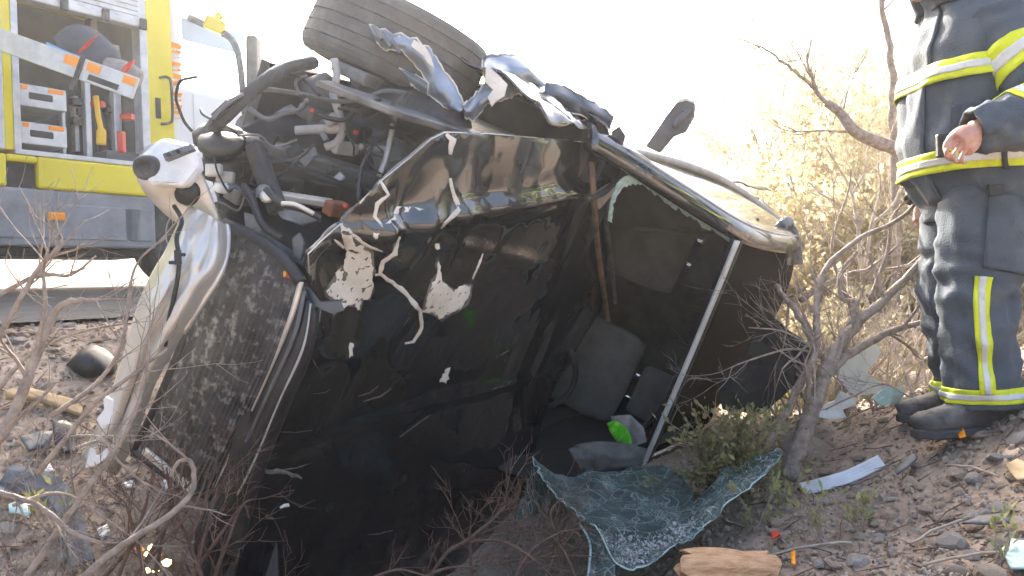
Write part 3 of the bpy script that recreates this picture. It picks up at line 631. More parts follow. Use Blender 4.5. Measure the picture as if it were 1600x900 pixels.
for (x, y, d, s, mt, nm) in ((525, 326, 2.2, (.035, .02, .018), 'rust', 'fuse_box'), (557, 208, 2.45, (.03, .03, .035), 'black_plastic', 'relay'), (540, 232, 2.4, (.05, .02, .012), 'light_plastic', 'pipe_clip'), (348, 294, 2.1, (.022, .012, .014), 'white_paint', 'paint_chip'), (487, 178, 2.45, (.03, .02, .035), 'grey_steel', 'relay'), (610, 175, 2.6, (.06, .02, .05), 'brown_trim', 'strut_plate'), (565, 118, 2.55, (.065, .02, .075), 'grey_steel', 'strut_plate'), (585, 235, 2.6, (.05, .03, .03), 'grey_plastic', 'relay'), (620, 260, 2.66, (.08, .03, .05), 'dark_steel', 'battery_tray'), (500, 300, 2.3, (.05, .03, .03), 'black_plastic', 'relay'), (375, 305, 2.12, (.03, .02, .03), 'grey_steel', 'bracket'), (440, 285, 2.2, (.05, .02, .035), 'black_plastic', 'bracket')):
    m = MB(); m.box(P(x, y, d), s, (CF, CR_, CU)); m.build(nm, mt, car, bevel=.006)
for (x, y) in ((488, 173), (556, 207), (540, 322)):
    m = MB(); m.box(P(x, y, 2.36 if y < 300 else 2.14), (.007, .006, .006)); m.build('red_cap', 'red_plastic', car, bevel=.003)
# hoses, cables and pipes
def hose(name, mt, pts, r, n=8): m = MB(); m.tube(cr(PP(pts), 7), r, n); return m.build(name, mt, car, smooth=True)
hose('coolant_hose', 'rubber', [(332, 200, 2.15), (352, 182, 2.14), (385, 150, 2.15), (420, 122, 2.2), (455, 104, 2.3), (490, 98, 2.42)], .020)
hose('brake_pipe', 'grey_plastic', [(320, 202, 2.1), (345, 172, 2.1), (372, 152, 2.12), (410, 140, 2.2), (465, 146, 2.3), (520, 158, 2.35), (565, 156, 2.38), (600, 142, 2.4), (642, 146, 2.42)], .0065)
hose('heater_hose', 'rubber', [(642, 146, 2.42), (628, 165, 2.42), (612, 198, 2.42), (598, 215, 2.42), (575, 218, 2.44)], .011)
hose('heater_pipe', 'light_plastic', [(522, 92, 2.42), (526, 120, 2.42), (521, 148, 2.4), (530, 178, 2.38), (534, 205, 2.36), (526, 222, 2.36), (508, 230, 2.36)], .012)
hose('heater_pipe', 'light_plastic', [(462, 204, 2.34), (500, 202, 2.34), (530, 202, 2.36)], .014)
hose('fuel_pipe', 'light_plastic', [(562, 229, 2.36), (585, 231, 2.36), (606, 234, 2.38)], .010)
hose('fuel_pipe', 'silver_steel', [(618, 180, 2.4), (610, 215, 2.38), (602, 250, 2.36), (592, 275, 2.34)], .008)
hose('wire', 'black_plastic', [(590, 215, 2.3), (570, 250, 2.26), (562, 280, 2.25), (560, 312, 2.22)], .006)
hose('wire', 'black_plastic', [(300, 205, 2.05), (288, 190, 2.05), (280, 170, 2.05), (275, 152, 2.05), (281, 128, 2.05), (297, 122, 2.05), (308, 120, 2.05)], .004)
hose('wire', 'black_plastic', [(405, 145, 2.2), (440, 118, 2.25), (470, 122, 2.3), (500, 150, 2.3)], .004)
hose('wire', 'grey_plastic', [(480, 118, 2.3), (462, 128, 2.3), (470, 150, 2.3)], .005)
hose('wire', 'rubber', [(415, 295, 2.04), (440, 318, 2.03), (470, 326, 2.05), (500, 340, 2.08)], .009)
hose('wire', 'silver_steel', [(440, 318, 2.0), (462, 320, 2.0), (490, 334, 2.02)], .006)
hose('wire', 'black_plastic', [(380, 290, 2.06), (395, 315, 2.04), (410, 350, 2.02), (440, 372, 2.02)], .010)
hose('wire', 'black_plastic', [(272, 322, 1.93), (284, 345, 1.90), (276, 372, 1.88), (280, 405, 1.87), (276, 445, 1.87), (264, 500, 1.88), (258, 540, 1.9)], .0055)
m = MB(); m.box(P(278, 402, 1.865), (.007, .006, .017)); m.box(P(273, 410, 1.865), (.013, .005, .004)); m.box(P(284, 398, 1.865), (.008, .005, .004)); m.build('wire_connector', 'black_plastic', car, bevel=.002)
m = MB(); m.box(P(455, 428, 1.99), (.018, .01, .008)); m.build('yellow_connector', 'yellow_plastic', car, bevel=.003)
m = MB(); m.box(P(452, 428, 1.975), (.006, .006, .010)); m.build('red_connector', 'red_plastic', car, bevel=.002)

# tangle of loose wiring, clips and brackets through the bay
rgw = random.Random(31)
for k in range(20):
    x, y = rgw.uniform(310, 600), rgw.uniform(150, 330); d = 2.06 + (x - 310) / 290 * .32; L_ = rgw.uniform(40, 130); a = rgw.uniform(-.6, 1.2); pts = [(x, y, d)]
    for j in range(1, 5): pts.append((x + L_ * j / 4 * math.cos(a) + rgw.uniform(-14, 14), y + L_ * j / 4 * math.sin(a) + rgw.uniform(-14, 14) + 14 * math.sin(math.pi * j / 4), d + rgw.uniform(-.03, .03)))
    hose('wire', rgw.choice(('black_plastic', 'black_plastic', 'rubber', 'grey_plastic', 'dark_steel')), pts, rgw.choice((.003, .004, .005, .007)), 6)
for k in range(18):
    x, y = rgw.uniform(330, 610), rgw.uniform(170, 350); d = 2.08 + (x - 310) / 290 * .34; m = MB(); ax_ = Matrix.Rotation(rgw.uniform(-.8, .8), 3, 'Y'); m.box(P(x, y, d), (rgw.uniform(.008, .03), .01, rgw.uniform(.006, .018)), tuple(ax_.col[i].copy() for i in range(3)))
    m.build('broken_bracket', rgw.choice(('grey_steel', 'dark_steel', 'black_plastic', 'light_plastic')), car, bevel=.003)
# --- right front wheel
WC = P(620, 78, 2.76); WA = Vector((.44, -.10, .86)).normalized()
prof = [(-.085, .180), (-.098, .21), (-.104, .25), (-.098, .285), (-.085, .298)]
for a in (-.063, -.032, .0, .032, .063): prof += [(a - .010, .303), (a - .003, .303), (a - .0025, .296), (a + .0025, .296), (a + .003, .303)]
prof += [(.085, .298), (.098, .285), (.104, .25), (.098, .21), (.085, .185)]
prof = [(a * 1.22, r) for a, r in prof]
wheel = MB(); wheel.lathe(WC, WA, [(-.05, .05), (-.07, .10), (-.065, .165), (-.088, .19), (-.08, .178), (.08, .178), (.088, .19), (.06, .165), (.05, .08), (.065, .03)], 32); wheel = wheel.build('wheel', 'grey_steel', car)
m = MB(); m.lathe(WC, WA, prof, 110); m.build('tyre', 'tyre_rubber', wheel)
def other_wheel(f, r):
    w = MB(); c = CW(f, r, .3); s = CR_ if r > 0 else -CR_
    w.lathe(c, s, [(-.05, .05), (-.07, .18), (.06, .178), (.05, .1), (.06, .03)], 24); w = w.build('wheel', 'grey_steel', car)
    m = MB(); m.lathe(c, s, prof, 40); m.build('tyre', 'rubber', w, smooth=True)
other_wheel(-1.95, .54); other_wheel(-1.95, -.70); other_wheel(.55, -.70)
m = MB(); m.prism([CW(f, -.62, .22) for f in (.9,)] + [CW(.9, .58, .22), CW(-2.6, .60, .24), CW(-2.6, -.62, .24)], CU * .04); m.build('floor_pan', 'dark_steel', car)
m = MB(); m.tube([CW(.55, -.6, .3), CW(.55, .6, .3)], .03, 8); m.build('axle', 'dark_steel', car); m = MB(); m.tube([CW(-1.95, -.6, .3), CW(-1.95, .6, .3)], .03, 8); m.build('axle', 'dark_steel', car)

# --- nose: radiator, crumpled bumper beam, crash box
rad = patch([PP([(352, 350, 2.10), (400, 372, 2.04), (440, 402, 2.00), (470, 440, 1.98)]), PP([(325, 430, 2.10), (372, 462, 2.03), (415, 488, 2.00), (452, 505, 1.99)]), PP([(285, 545, 2.14), (330, 570, 2.07), (376, 588, 2.04), (412, 600, 2.04)]), PP([(245, 640, 2.20), (288, 668, 2.14), (330, 690, 2.11), (366, 700, 2.11)]), PP([(212, 705, 2.26), (255, 735, 2.2), (296, 760, 2.17), (332, 775, 2.17)])], 13, 10)
m = MB(); rows = []
for i, r in enumerate(rad):
    rows.append([p + (CAMP - p).normalized() * (.004 * (k % 2) + .012 * nz(i * .12, k * .1, 2)) for k, p in enumerate(r)])
m.grid(rows); rdo = m.build('radiator', 'radiator_core', car, solid=.02)
def offs(pts, d): return [p + (CAMP - p).normalized() * d for p in pts]
m = MB(); m.tube(offs([r[0] for r in rad], .004), .018, 8); m.build('side_tank', 'black_plastic', rdo, smooth=True)
m = MB(); m.tube(offs([r[-1] for r in rad], .006), .008, 8); m.build('bright_edge', 'silver_steel', rdo, smooth=True)
m = MB(); m.tube(offs(rad[0], .01), .016, 8); m.build('end_tank', 'dark_steel', rdo, smooth=True)
m = MB(); m.tube(offs(rad[-1], .01), .016, 8); m.build('end_tank', 'black_plastic', rdo, smooth=True)
# fascia between radiator and hood: long bent dark strips
fas = patch([PP([(472, 446, 1.99), (482, 470, 2.0), (496, 490, 2.03)]), PP([(455, 515, 1.99), (470, 540, 1.98), (482, 560, 2.03)]), PP([(414, 610, 2.03), (432, 625, 2.0), (448, 640, 2.06)]), PP([(368, 705, 2.1), (392, 718, 2.06), (410, 740, 2.1)]), PP([(332, 780, 2.16), (348, 800, 2.12), (385, 830, 2.14)]), PP([(318, 830, 2.18), (335, 850, 2.14), (375, 880, 2.16)])], 5, 7)
m = MB(); m.grid([[p + (CAMP - p).normalized() * .006 * math.sin(k * 1.6) for k, p in enumerate(r)] for r in fas]); fo = m.build('front_fascia', 'black_plastic', car, smooth='open', solid=.012)
m = MB(); m.tube(offs([r[6] for r in fas][:26], .012), [.004] * 12 + [.003] * 14, 6); m.build('trim_line', 'light_plastic', fo, smooth=True)
m = MB(); m.tube(offs([r[2] for r in fas], .010), .006, 6); m.build('trim_line', 'grey_plastic', fo, smooth=True)
m = MB(); m.prism(PP([(372, 655, 2.05), (392, 640, 2.05), (398, 700, 2.05), (372, 760, 2.06), (340, 775, 2.08)]), Vector((0, .02, 0))); m.build('grille_piece', 'black_plastic', fo, bevel=.004)
m = MB(); m.prism(PP([(335, 770, 2.22), (372, 720, 2.24), (430, 740, 2.3), (440, 1000, 2.2), (300, 1000, 2.2), (305, 830, 2.22)]), Vector((-.02, .05, 0))); m.build('left_wing', 'black_plastic', car, bevel=.006)
m = MB(); m.beam(P(225, 704, 2.12), P(300, 765, 2.06), .02, .012, (0, 0, 1)); m.build('lower_brace', 'silver_steel', car, bevel=.003)
# bumper beam
rowsb = [(338, 300, 354, 2.02), (352, 286, 356, 2.0), (380, 272, 354, 1.97), (410, 258, 345, 1.95), (440, 240, 328, 1.94), (480, 221, 302, 1.94), (530, 205, 272, 1.96), (575, 193, 246, 1.99), (620, 178, 228, 2.02), (655, 164, 216, 2.05), (690, 148, 202, 2.08), (728, 128, 180, 2.11)]
ctl = []
for y, xl, xr, d in rowsb:
    row = []
    for k in range(7):
        t = k / 6; yy = y + (t - .5) * 30
        row.append(P(lerp(xl, xr, t), yy, d - .075 * math.sin(math.pi * t) ** .8 + (.035 if k == 3 and y > 430 else 0) + (.02 if k == 2 and y < 470 else 0)))
    ctl.append(row)
bb = patch(ctl, 5, 6)
m = MB(); m.grid([[p + (CAMP - p).normalized() * (.016 * nz(i * .10, k * .10, 3) + .008 * (1 - 2 * abs(nz(i * .10, k * .22, 9)))) for k, p in enumerate(r)] for i, r in enumerate(bb)])
bmp = m.build('bumper_beam', 'silver_steel', car, smooth='open', solid=.006)
m = MB(); m.tube(offs([r[-1] for r in bb][:34], .008), .008, 8); m.build('rolled_edge', 'silver_steel', bmp, smooth=True)
for seed, pl in enumerate(([(160, 618), (186, 628), (192, 645), (176, 660), (158, 672), (150, 655), (162, 640)], [(140, 700), (165, 696), (172, 712), (150, 728), (132, 732)])):
    m = MB(); pts = [P(x, y, 1.985 + .05 * seed) for x, y in pl]; m.prism(pts, Vector((0, .01, 0))); m.build('white_paint_patch', 'white_paint', bmp, bevel=.003)
# crash box: faceted white cap with a rubber plug, narrowing into the beam
def ringpx(cx, cy, d, rx, ry, rot, n=20, sq=.25):
    out = []
    for k in range(n):
        t = 2 * math.pi * k / n; e = 1 + sq * (abs(math.cos(2 * t)) - .5) * -.6
        x, y = rx * math.cos(t) * e, ry * math.sin(t) * e; out.append(P(cx + x * math.cos(rot) - y * math.sin(rot), cy + x * math.sin(rot) + y * math.cos(rot), d))
    return out
m = MB(); m.loft([ringpx(234, 252, 1.99, 10, 14, .5), ringpx(238, 254, 1.985, 24, 32, .5), ringpx(252, 262, 1.99, 34, 45, .55), ringpx(268, 280, 2.02, 38, 50, .6), ringpx(285, 305, 2.05, 38, 44, .7), ringpx(302, 328, 2.06, 36, 34, .8), ringpx(318, 345, 2.07, 34, 26, .8)]); cb = m.build('crash_box', 'silver_steel', car, smooth=True)
m = MB(); m.prism(PP([(214, 243, 1.93), (249, 213, 1.97), (284, 222, 1.98), (300, 228, 1.98), (309, 262, 1.96), (284, 293, 1.93), (258, 290, 1.92), (236, 292, 1.92), (222, 275, 1.92)]), Vector((.004, .05, .0))); m.build('white_cap', 'white_paint', cb, bevel=.014)
m = MB(); m.lathe(P(230, 262, 1.935), (CAMP - P(230, 262, 1.95)) + Vector((-.9, 0, 0)), [(-.02, .030), (.012, .030), (.018, .026), (.019, .016), (.010, .013), (.010, .003)], 20); m.build('rubber_plug', 'rubber', cb, smooth=True)
m = MB(); m.prism(PP([(253, 240, 1.915), (298, 224, 1.935), (303, 234, 1.935), (258, 252, 1.915)]), Vector((0, .02, 0))); strip = m.build('dark_bracket', 'grey_steel', cb, bevel=.003)
for x in (266, 280): m = MB(); m.lathe(P(x, 242 - (x - 266) * .3, 1.918), (0, -1, 0), [(0, .006), (.006, .006), (.007, .002)], 10); m.build('bolt', 'black_plastic', strip)
m = MB(); m.lathe(P(288, 300, 1.99), (-.3, -1, .1), [(-.02, .032), (.0, .03), (.004, .012), (.02, .010)], 16); m.build('bolt_socket', 'black_plastic', cb, smooth=True)

# --- greenhouse
def roof_u(f, r): return 1.36 + .075 * math.sin(math.pi * sm(-.5, -2.6, f) * .8) - .10 * (abs(r) / .56) ** 3 - .30 * sm(-1.75, -2.5, f) + .008 * nz(f * 3, r * 4, 1)
m = MB(); m.grid([[CW(lerp(-.72, -2.35, i / 26), lerp(-.55, .55, k / 18) * (1 - .06 * sm(-1.4, -2.3, lerp(-.72, -2.35, i / 26))), roof_u(lerp(-.72, -2.35, i / 26), lerp(-.55, .55, k / 18))) for k in range(19)] for i in range(27)]); roof = m.build('roof', 'scraped_paint', car, smooth='open', solid=.012)
m = MB(); m.grid([[CW(lerp(-2.35, -2.62, i / 8), lerp(-.52, .52, k / 12) * (1 + .3 * i / 8), lerp(roof_u(-2.35, lerp(-.55, .55, k / 12)), .32, i / 8)) for k in range(13)] for i in range(9)]); m.build('tailgate', 'car_paint', car, smooth='open', solid=.012)
# header: bright seal along the windscreen's upper edge
hd = [CIU(x, y, 1.375) for x, y in ((1152, 376), (1118, 460), (1080, 552), (1040, 645), (1000, 738))]
hp = cr([CW(*c) for c in hd], 6)
m = MB(); m.grid([[p - CF * .022 - CU * .002 + CR_ * .003 * nz(p.z * 30, 1), p + CF * .0 + CU * .006, p + CF * .034 + CU * .003] for p in hp]); m.build('header_seal', 'white_panel', car, smooth='open', solid=.012)
m = MB(); m.grid([[p - CF * .075 - CU * .0, p - CF * .045 + CU * .010, p - CF * .016 + CU * .002, p - CF * .012 - CU * .03] for p in hp]); m.build('windscreen_header', 'dark_steel', car, smooth='open', solid=.008)
# right A-pillar and roof rail, flattened tube
ap = [CW(.06, .70, .90), CW(-.10, .675, .98), CW(-.38, .61, 1.19), CW(-.68, .56, 1.335), CW(-1.1, .545, 1.385), CW(-1.5, .545, 1.39), CW(-1.85, .535, 1.345), CW(-2.3, .53, 1.15), CW(-2.5, .58, .95)]
def pillar(pts, w, h, mt, name, out):
    c = cr(pts, 6); m = MB(); rings = []
    for i, p in enumerate(c):
        t = (c[min(i + 1, len(c) - 1)] - c[max(i - 1, 0)]).normalized(); o = (out - t * out.dot(t)).normalized(); s = t.cross(o)
        rings.append([p + o * h * math.cos(2 * math.pi * k / 12) + s * w * math.sin(2 * math.pi * k / 12) for k in range(12)])
    m.loft(rings); return m.build(name, mt, car, smooth=True)
pillar(ap, .062, .032, 'car_paint', 'pillar', (CR_ * .7 + CU * .7).normalized())
pillar([CW(*(lambda c: (c[0], -c[1], c[2]))(CC(p))) for p in ap], .045, .030, 'car_paint', 'pillar', (-CR_ * .7 + CU * .7).normalized())
m = MB(); m.tube([p + CR_ * .030 + CU * .012 for p in cr(ap[1:6], 6)], .006, 6); m.build('gutter_trim', 'light_plastic', car, smooth=True)
# door window frame arching behind the glass
arc = [CW(-.12, .69, .95), CW(-.4, .70, .955), CW(-.8, .705, .97), CW(-1.15, .695, 1.01), CW(-1.42, .665, 1.09), CW(-1.62, .62, 1.195), CW(-1.78, .57, 1.30)]
m = MB(); m.tube(cr(arc, 6), .018, 8); m.build('window_frame', 'light_plastic', car, smooth=True)
m = MB(); m.tube([p - CR_ * .05 + CU * .03 for p in cr(arc[1:], 6)], .008, 6); m.build('window_seal', 'black_plastic', car, smooth=True)
mat('side_glass', (.04, .05, .05), .04, spec=1.0, coat=1.0, col2=(.10, .10, .09), sc=6)
mat('cracked_edge', (.50, .66, .60), .35, col2=(.30, .44, .40), sc=60, trans=.15, bump=.8, bsc=140)
top_rail = cr([CW(-.16, .685, 1.03), CW(-.40, .625, 1.22), CW(-.68, .575, 1.345), CW(-1.1, .56, 1.385), CW(-1.5, .56, 1.385), CW(-1.76, .555, 1.33)], 6); low_rail = cr([CW(-.16, .685, .965), CW(-.45, .692, .97), CW(-.8, .69, .985), CW(-1.15, .68, 1.02), CW(-1.42, .65, 1.10), CW(-1.74, .572, 1.28)], 6)
m = MB(); m.grid([[a.lerp(b, k / 6) + CR_ * .015 * math.sin(math.pi * k / 6) for k in range(7)] for a, b in zip(top_rail, low_rail)]); m.build('side_window', 'side_glass', car, smooth='open', solid=.004)
# jagged windscreen remnant along the pillar
rg = random.Random(11)
outer = [(950, 345), (955, 312), (966, 284), (985, 274), (1010, 284), (1040, 303), (1075, 325), (1110, 347), (1150, 375)]
w_ = [6, 9, 14, 12, 16, 14, 17, 13, 8]
c1 = cr([Vector((x, y, 0)) for x, y in outer], 6); pl = [];
for i, p in enumerate(c1): pl.append((p.x, p.y))
for i in range(len(c1) - 1, -1, -1):
    p = c1[i]; w = w_[min(i // 6, 8)] * (1 + rg.uniform(-.35, .35)); pl.append((p.x + w * .25 + (w * .55 if i < 14 else 0), p.y + w * (1.0 if i > 14 else .35)))
WSN = (CU * .866 + CF * .5).normalized()
def wsp(x, y): return hit(x, y, CW(-.3, .6, 1.12), WSN)
m = MB(); q = [wsp(*p) for p in pl]; m2 = sheet([(a, b) for a, b in pl], 7.0, lambda a, b: wsp(a, b) + WSN * .003 * nz(a * .2, b * .2)); m2.build('windscreen_remnant', 'cracked_edge', car, solid=.006)
# mirror bracket standing up on the door
m = MB(); m.prism(PP([(1058, 158, 2.98), (1076, 155, 2.98), (1086, 160, 2.98), (1084, 182, 2.98), (1070, 205, 2.98), (1052, 212, 2.99), (1044, 222, 3.0), (1030, 238, 3.02), (1008, 228, 3.02), (1022, 208, 3.0), (1040, 182, 2.98)]), Vector((.01, .03, 0))); mb = m.build('mirror_bracket', 'grey_plastic', car, bevel=.006)
m = MB(); m.lathe(P(1067, 176, 2.975), (0, -1, 0), [(0, .007), (.004, .007), (.005, .002)], 10); m.build('bolt', 'black_plastic', mb)
m = MB(); m.tube(PP([(1060, 158, 2.975), (1072, 155, 2.975), (1085, 160, 2.975)]), .006, 6); m.build('torn_edge', 'white_paint', mb)
m = MB(); m.tube(PP([(1054, 200, 2.97), (1062, 186, 2.965), (1078, 172, 2.97)]), .012, 6); m.build('rib', 'grey_plastic', mb, smooth=True)
# torn metal tip where wing and pillar meet
m = MB(); m.prism(PP([(955, 205, 2.84), (968, 196, 2.84), (978, 212, 2.84), (972, 235, 2.85), (960, 225, 2.85)]), Vector((0, .02, 0))); m.build('torn_corner', 'dark_steel', car, bevel=.004)
m = MB(); m.tube(cr([HS(*HP(*p), .02) for p in [(960, 262), (952, 285), (940, 330), (948, 400), (955, 470)]], 5), .01, 6); m.build('windscreen_seal', 'rubber', car, smooth=True)
# strap of torn cloth at the far roof corner
c = cr(PP([(1226, 348, 3.95), (1232, 362, 3.93), (1240, 388, 3.92), (1242, 414, 3.92)]), 5); m = MB(); m.grid([[p + Vector((1, 0, 0)) * lerp(.028, .048, i / 15) * (k / 5 - .5) * 2 + Vector((0, .03 * math.sin(k * 1.9 + i * .3), 0)) for k in range(6)] for i, p in enumerate(c)]); m.build('torn_curtain', 'strap_grey', car, smooth='open', solid=.004)
m = MB(); m.lathe(P(1228, 350, 3.95), (.2, -1, .3), [(-.03, .02), (-.02, .035), (.02, .035), (.03, .015)], 12); m.build('hook', 'grey_steel', car, smooth=True)

# --- cabin
m = MB(); rows = []
for i in range(9): rows.append([CW(lerp(-.12, -.38, i / 8) , lerp(-.66, .66, k / 14), .80 + .12 * math.sin(math.pi * i / 8) + .01 * nz(i * .4, k * .5)) for k in range(15)])
m.grid(rows); m.build('dashboard', 'interior_dark', car, smooth='open', solid=.02)
m = MB(); m.prism([CW(-.38, -.66, .80), CW(-.38, .66, .80), CW(-.34, .66, .45), CW(-.34, -.66, .45)], CF * -.02); m.build('dash_face', 'interior_dark', car)
m = MB(); m.grid([[CW(lerp(-.75, -2.3, i / 10), lerp(-.54, .54, k / 10), roof_u(lerp(-.75, -2.3, i / 10), lerp(-.54, .54, k / 10)) - .03) for k in range(11)] for i in range(11)]); m.build('headlining', 'cloth_grey', car, smooth='open', solid=.006)
for s in (1, -1):
    m = MB(); m.grid([[CW(lerp(-.05, -2.5, i / 10), s * (.68 - .06 * k / 5), lerp(.3, .92, k / 5)) for k in range(6)] for i in range(11)]); m.build('door_lining', 'interior_dark', car, smooth='open', solid=.01)
m = MB(); m.grid([[CW(-2.3 - .05 * i, lerp(-.55, .55, k / 6), lerp(1.1, .3, i / 4)) for k in range(7)] for i in range(5)]); m.build('boot_lining', 'interior_dark', car, smooth='open', solid=.01)
m = MB(); m.prism([CW(-.05, -.66, .30), CW(-.05, .66, .30), CW(-2.5, .62, .32), CW(-2.5, -.62, .32)], CU * .01); m.build('carpet', 'interior_dark', car)
def cushion(f, r, u, hf, hr, hu, mt, name, par=car, lean=0.0, rnd=.5):
    ax = (CF * math.cos(lean) - CU * math.sin(lean), CR_, CU * math.cos(lean) + CF * math.sin(lean)); m = MB(); rings = []
    for i in range(11):
        t = -1 + 2 * i / 10; k = (1 - abs(t) ** 4) ** .5 if abs(t) < 1 else 0; k = max(k, .25); ring = []
        for j in range(24):
            a = 2 * math.pi * j / 24; cx, cy = math.cos(a), math.sin(a); e = 2 / 4.5
            x = math.copysign(abs(cx) ** e, cx) * hf * (.7 + .3 * k); y = math.copysign(abs(cy) ** e, cy) * hr * (.86 + .14 * k)
            ring.append(CW(f, r, u) + ax[0] * x + ax[1] * y + ax[2] * hu * t)
        rings.append(ring)
    m.loft(rings); return m.build(name, mt, par, smooth=True)
for r0, nm in ((-.35, 'driver'), (.35, 'passenger')):
    bk = cushion(-.92, r0, .80, .06, .235, .30, 'cloth_grey', 'seat_back', lean=-.22)
    cushion(-.70, r0, .48, .26, .24, .07, 'cloth_grey', 'seat_cushion')
    hr_ = cushion(-1.02, r0, 1.21, .05, .125, .085, 'cloth_grey', 'headrest', bk, lean=-.2)
    for d in (-.06, .06):
        m = MB(); m.tube([CW(-.985, r0 + d, 1.04), CW(-1.005, r0 + d, 1.17)], .008, 8); m.build('headrest_post', 'chrome', bk, smooth=True)
cushion(-1.75, 0, .78, .07, .60, .32, 'cloth_grey', 'rear_seat_back', lean=-.25); cushion(-1.50, 0, .46, .26, .60, .08, 'cloth_grey', 'rear_seat_cushion')
for r0 in (-.35, .35): cushion(-1.90, r0, 1.16, .05, .12, .075, 'cloth_grey', 'headrest', lean=-.2)
m = MB(); SC = CW(-.50, -.35, .82); ax = (CF * .9 + CU * .4).normalized(); x0 = CR_; y0 = ax.cross(x0).normalized()
m.tube([SC + (x0 * math.cos(2 * math.pi * k / 32) + y0 * math.sin(2 * math.pi * k / 32)) * .18 for k in range(33)], .014, 8); sw = m.build('steering_wheel', 'black_plastic', car, smooth=True)
m = MB(); m.lathe(SC, ax, [(-.03, .03), (-.02, .07), (.02, .06), (.03, .01)], 16); m.beam(SC - x0 * .17, SC + x0 * .17, .04, .015, ax); m.build('hub', 'interior_dark', sw)
m = MB(); m.tube(cr([CW(-1.05, .60, 1.30), CW(-.95, .45, 1.1), CW(-.8, .35, .85), CW(-.75, .15, .6)], 6), .012, 6); m.build('seat_belt', 'cloth_grey', car, smooth=True)
m = MB(); m.grid([[CW(lerp(-.05, -1.9, i / 16), lerp(-.66, -.50, k / 6) + .03 * nz(i * .5, k * .6, 4), lerp(.86, 1.36, k / 6)) for k in range(7)] for i in range(17)]); m.build('dark_window_sheet', 'interior_dark', car, smooth='open', solid=.01)  # dark sheet added across the left window to keep the cabin dark
m = sheet([(888, 702), (905, 694), (935, 690), (985, 693), (1012, 702), (1002, 728), (985, 733), (950, 738), (908, 732)], 5.0, lambda x, y: P(x, y, 3.05 - .05 * math.sin((y - 688) / 50 * math.pi) + .03 * (1 - 2 * abs(nz(x * .04, y * .09, 3))))); m.build('airbag', 'cloth_grey', car, smooth='open', solid=.006)
# loose things in the cabin
c0 = P(965, 680, 3.25)
pts = [(949, 662), (958, 658), (966, 660), (978, 668), (984, 680), (987, 695), (972, 694), (962, 688), (954, 676)]
m = sheet([(x, y) for x, y in pts], 3.5, lambda x, y: P(x, y, 3.25 + .03 * math.sin(x * .35 + y * .2) + .012 * nz(x * .3, y * .3))); tag(m.build('green_vest', 'green_cloth', None, smooth='open', solid=.006, loc=c0), 'bright green crumpled cloth lying inside the wrecked car', 'cloth')
m = sheet([(955, 650), (985, 648), (1005, 668), (1010, 690), (990, 698), (965, 694)], 5, lambda x, y: P(x, y, 3.32 + .02 * math.sin(x * .2) + .015 * nz(x * .2, y * .2))); tag(m.build('paper_bag', 'strap_grey', None, smooth='open', solid=.006, loc=P(980, 690, 3.32)), 'brownish grey bag behind the green cloth in the car', 'bag')
# ------------------------------------------------------------------ firefighter
Z0 = ground_z(1.58, 2.82) + .012
FP, FS = Vector((-1, -.02, 0)).normalized(), Vector((0, -1, 0))          # where he faces, his left side (towards the camera)
ff = thing('person', 'firefighter in dark turnout gear with yellow bands standing at right', 'person', (1.65, 2.93, Z0))
def interp(keys, t):
    if t <= keys[0][0]: return keys[0][1:]
    for a, b in zip(keys, keys[1:]):
        if t <= b[0]:
            k = (t - a[0]) / (b[0] - a[0]); k = k * k * (3 - 2 * k) * .5 + k * .5
            return [lerp(x, y, k) for x, y in zip(a[1:], b[1:])]
    return keys[-1][1:]
def supr(th, e=2.5):
    c, s = math.cos(th), math.sin(th); return math.copysign(abs(c) ** (2 / e), c), math.copysign(abs(s) ** (2 / e), s)
# height: (forward shift, half depth, half width)
TORSO = [(.74, -.045, .155, .225), (.80, -.04, .16, .235), (.885, -.01, .178, .245), (.90, .0, .19, .25), (1.0, .01, .188, .25), (1.2, .0, .178, .255), (1.33, -.01, .168, .262), (1.42, -.02, .145, .245), (1.48, -.01, .115, .18), (1.515, .01, .098, .125), (1.56, .035, .098, .108), (1.61, .05, .10, .112)]
TC = Vector((1.672, 2.93, Z0))
def torso_pt(h, th, off=0.0):
    fs, hd, hw = interp(TORSO, h); c, s = supr(th, 2.35)
    w = .016 * (1 - 2 * abs(nz(math.cos(th) * 1.6 + h * 2.2, math.sin(th) * 1.6, h * 5.0))) * sm(.74, .84, h) + .009 * nz(math.cos(th) * 4, math.sin(th) * 4, h * 11) + .006 * math.sin(th * 9 + h * 6) * sm(.95, .78, h)
    w -= .012 * math.exp(-((h - .935) / .05) ** 2)
    return TC + FP * (fs + c * (hd + w + off)) + FS * (s * (hw + w + off)) + Vector((0, 0, h))
def shell(fn, ts, n, name, mt, par, th0=0.0, th1=2 * math.pi, solid=0.0, off=0.0, caps=False):
    closed = abs(th1 - th0 - 2 * math.pi) < 1e-6; m = MB(); rows = []
    for t in ts: rows.append([fn(t, th0 + (th1 - th0) * k / n, off) for k in range(n if closed else n + 1)])
    if closed: m.loft(rows, caps)
    else: m.grid(rows)
    return m.build(name, mt, par, smooth='open' if solid else True, solid=solid)
def rng(a, b, n): return [lerp(a, b, i / n) for i in range(n + 1)]
jk = shell(torso_pt, rng(.74, 1.61, 60), 72, 'jacket', 'fire_cloth', ff, solid=.006)
def hbands(fn, par, h, w=.072, n=72, th0=0.0, th1=2 * math.pi):
    b = shell(fn, rng(h - w / 2, h + w / 2, 6), n, 'reflective_band', 'band_yellow', par, th0, th1, .004, .016)
    shell(fn, rng(h - w * .17, h + w * .17, 4), n, 'silver_stripe', 'band_silver', jk if par is ff else par, th0, th1, .003, .0195)
hbands(torso_pt, jk, 1.245); hbands(torso_pt, jk, .935)
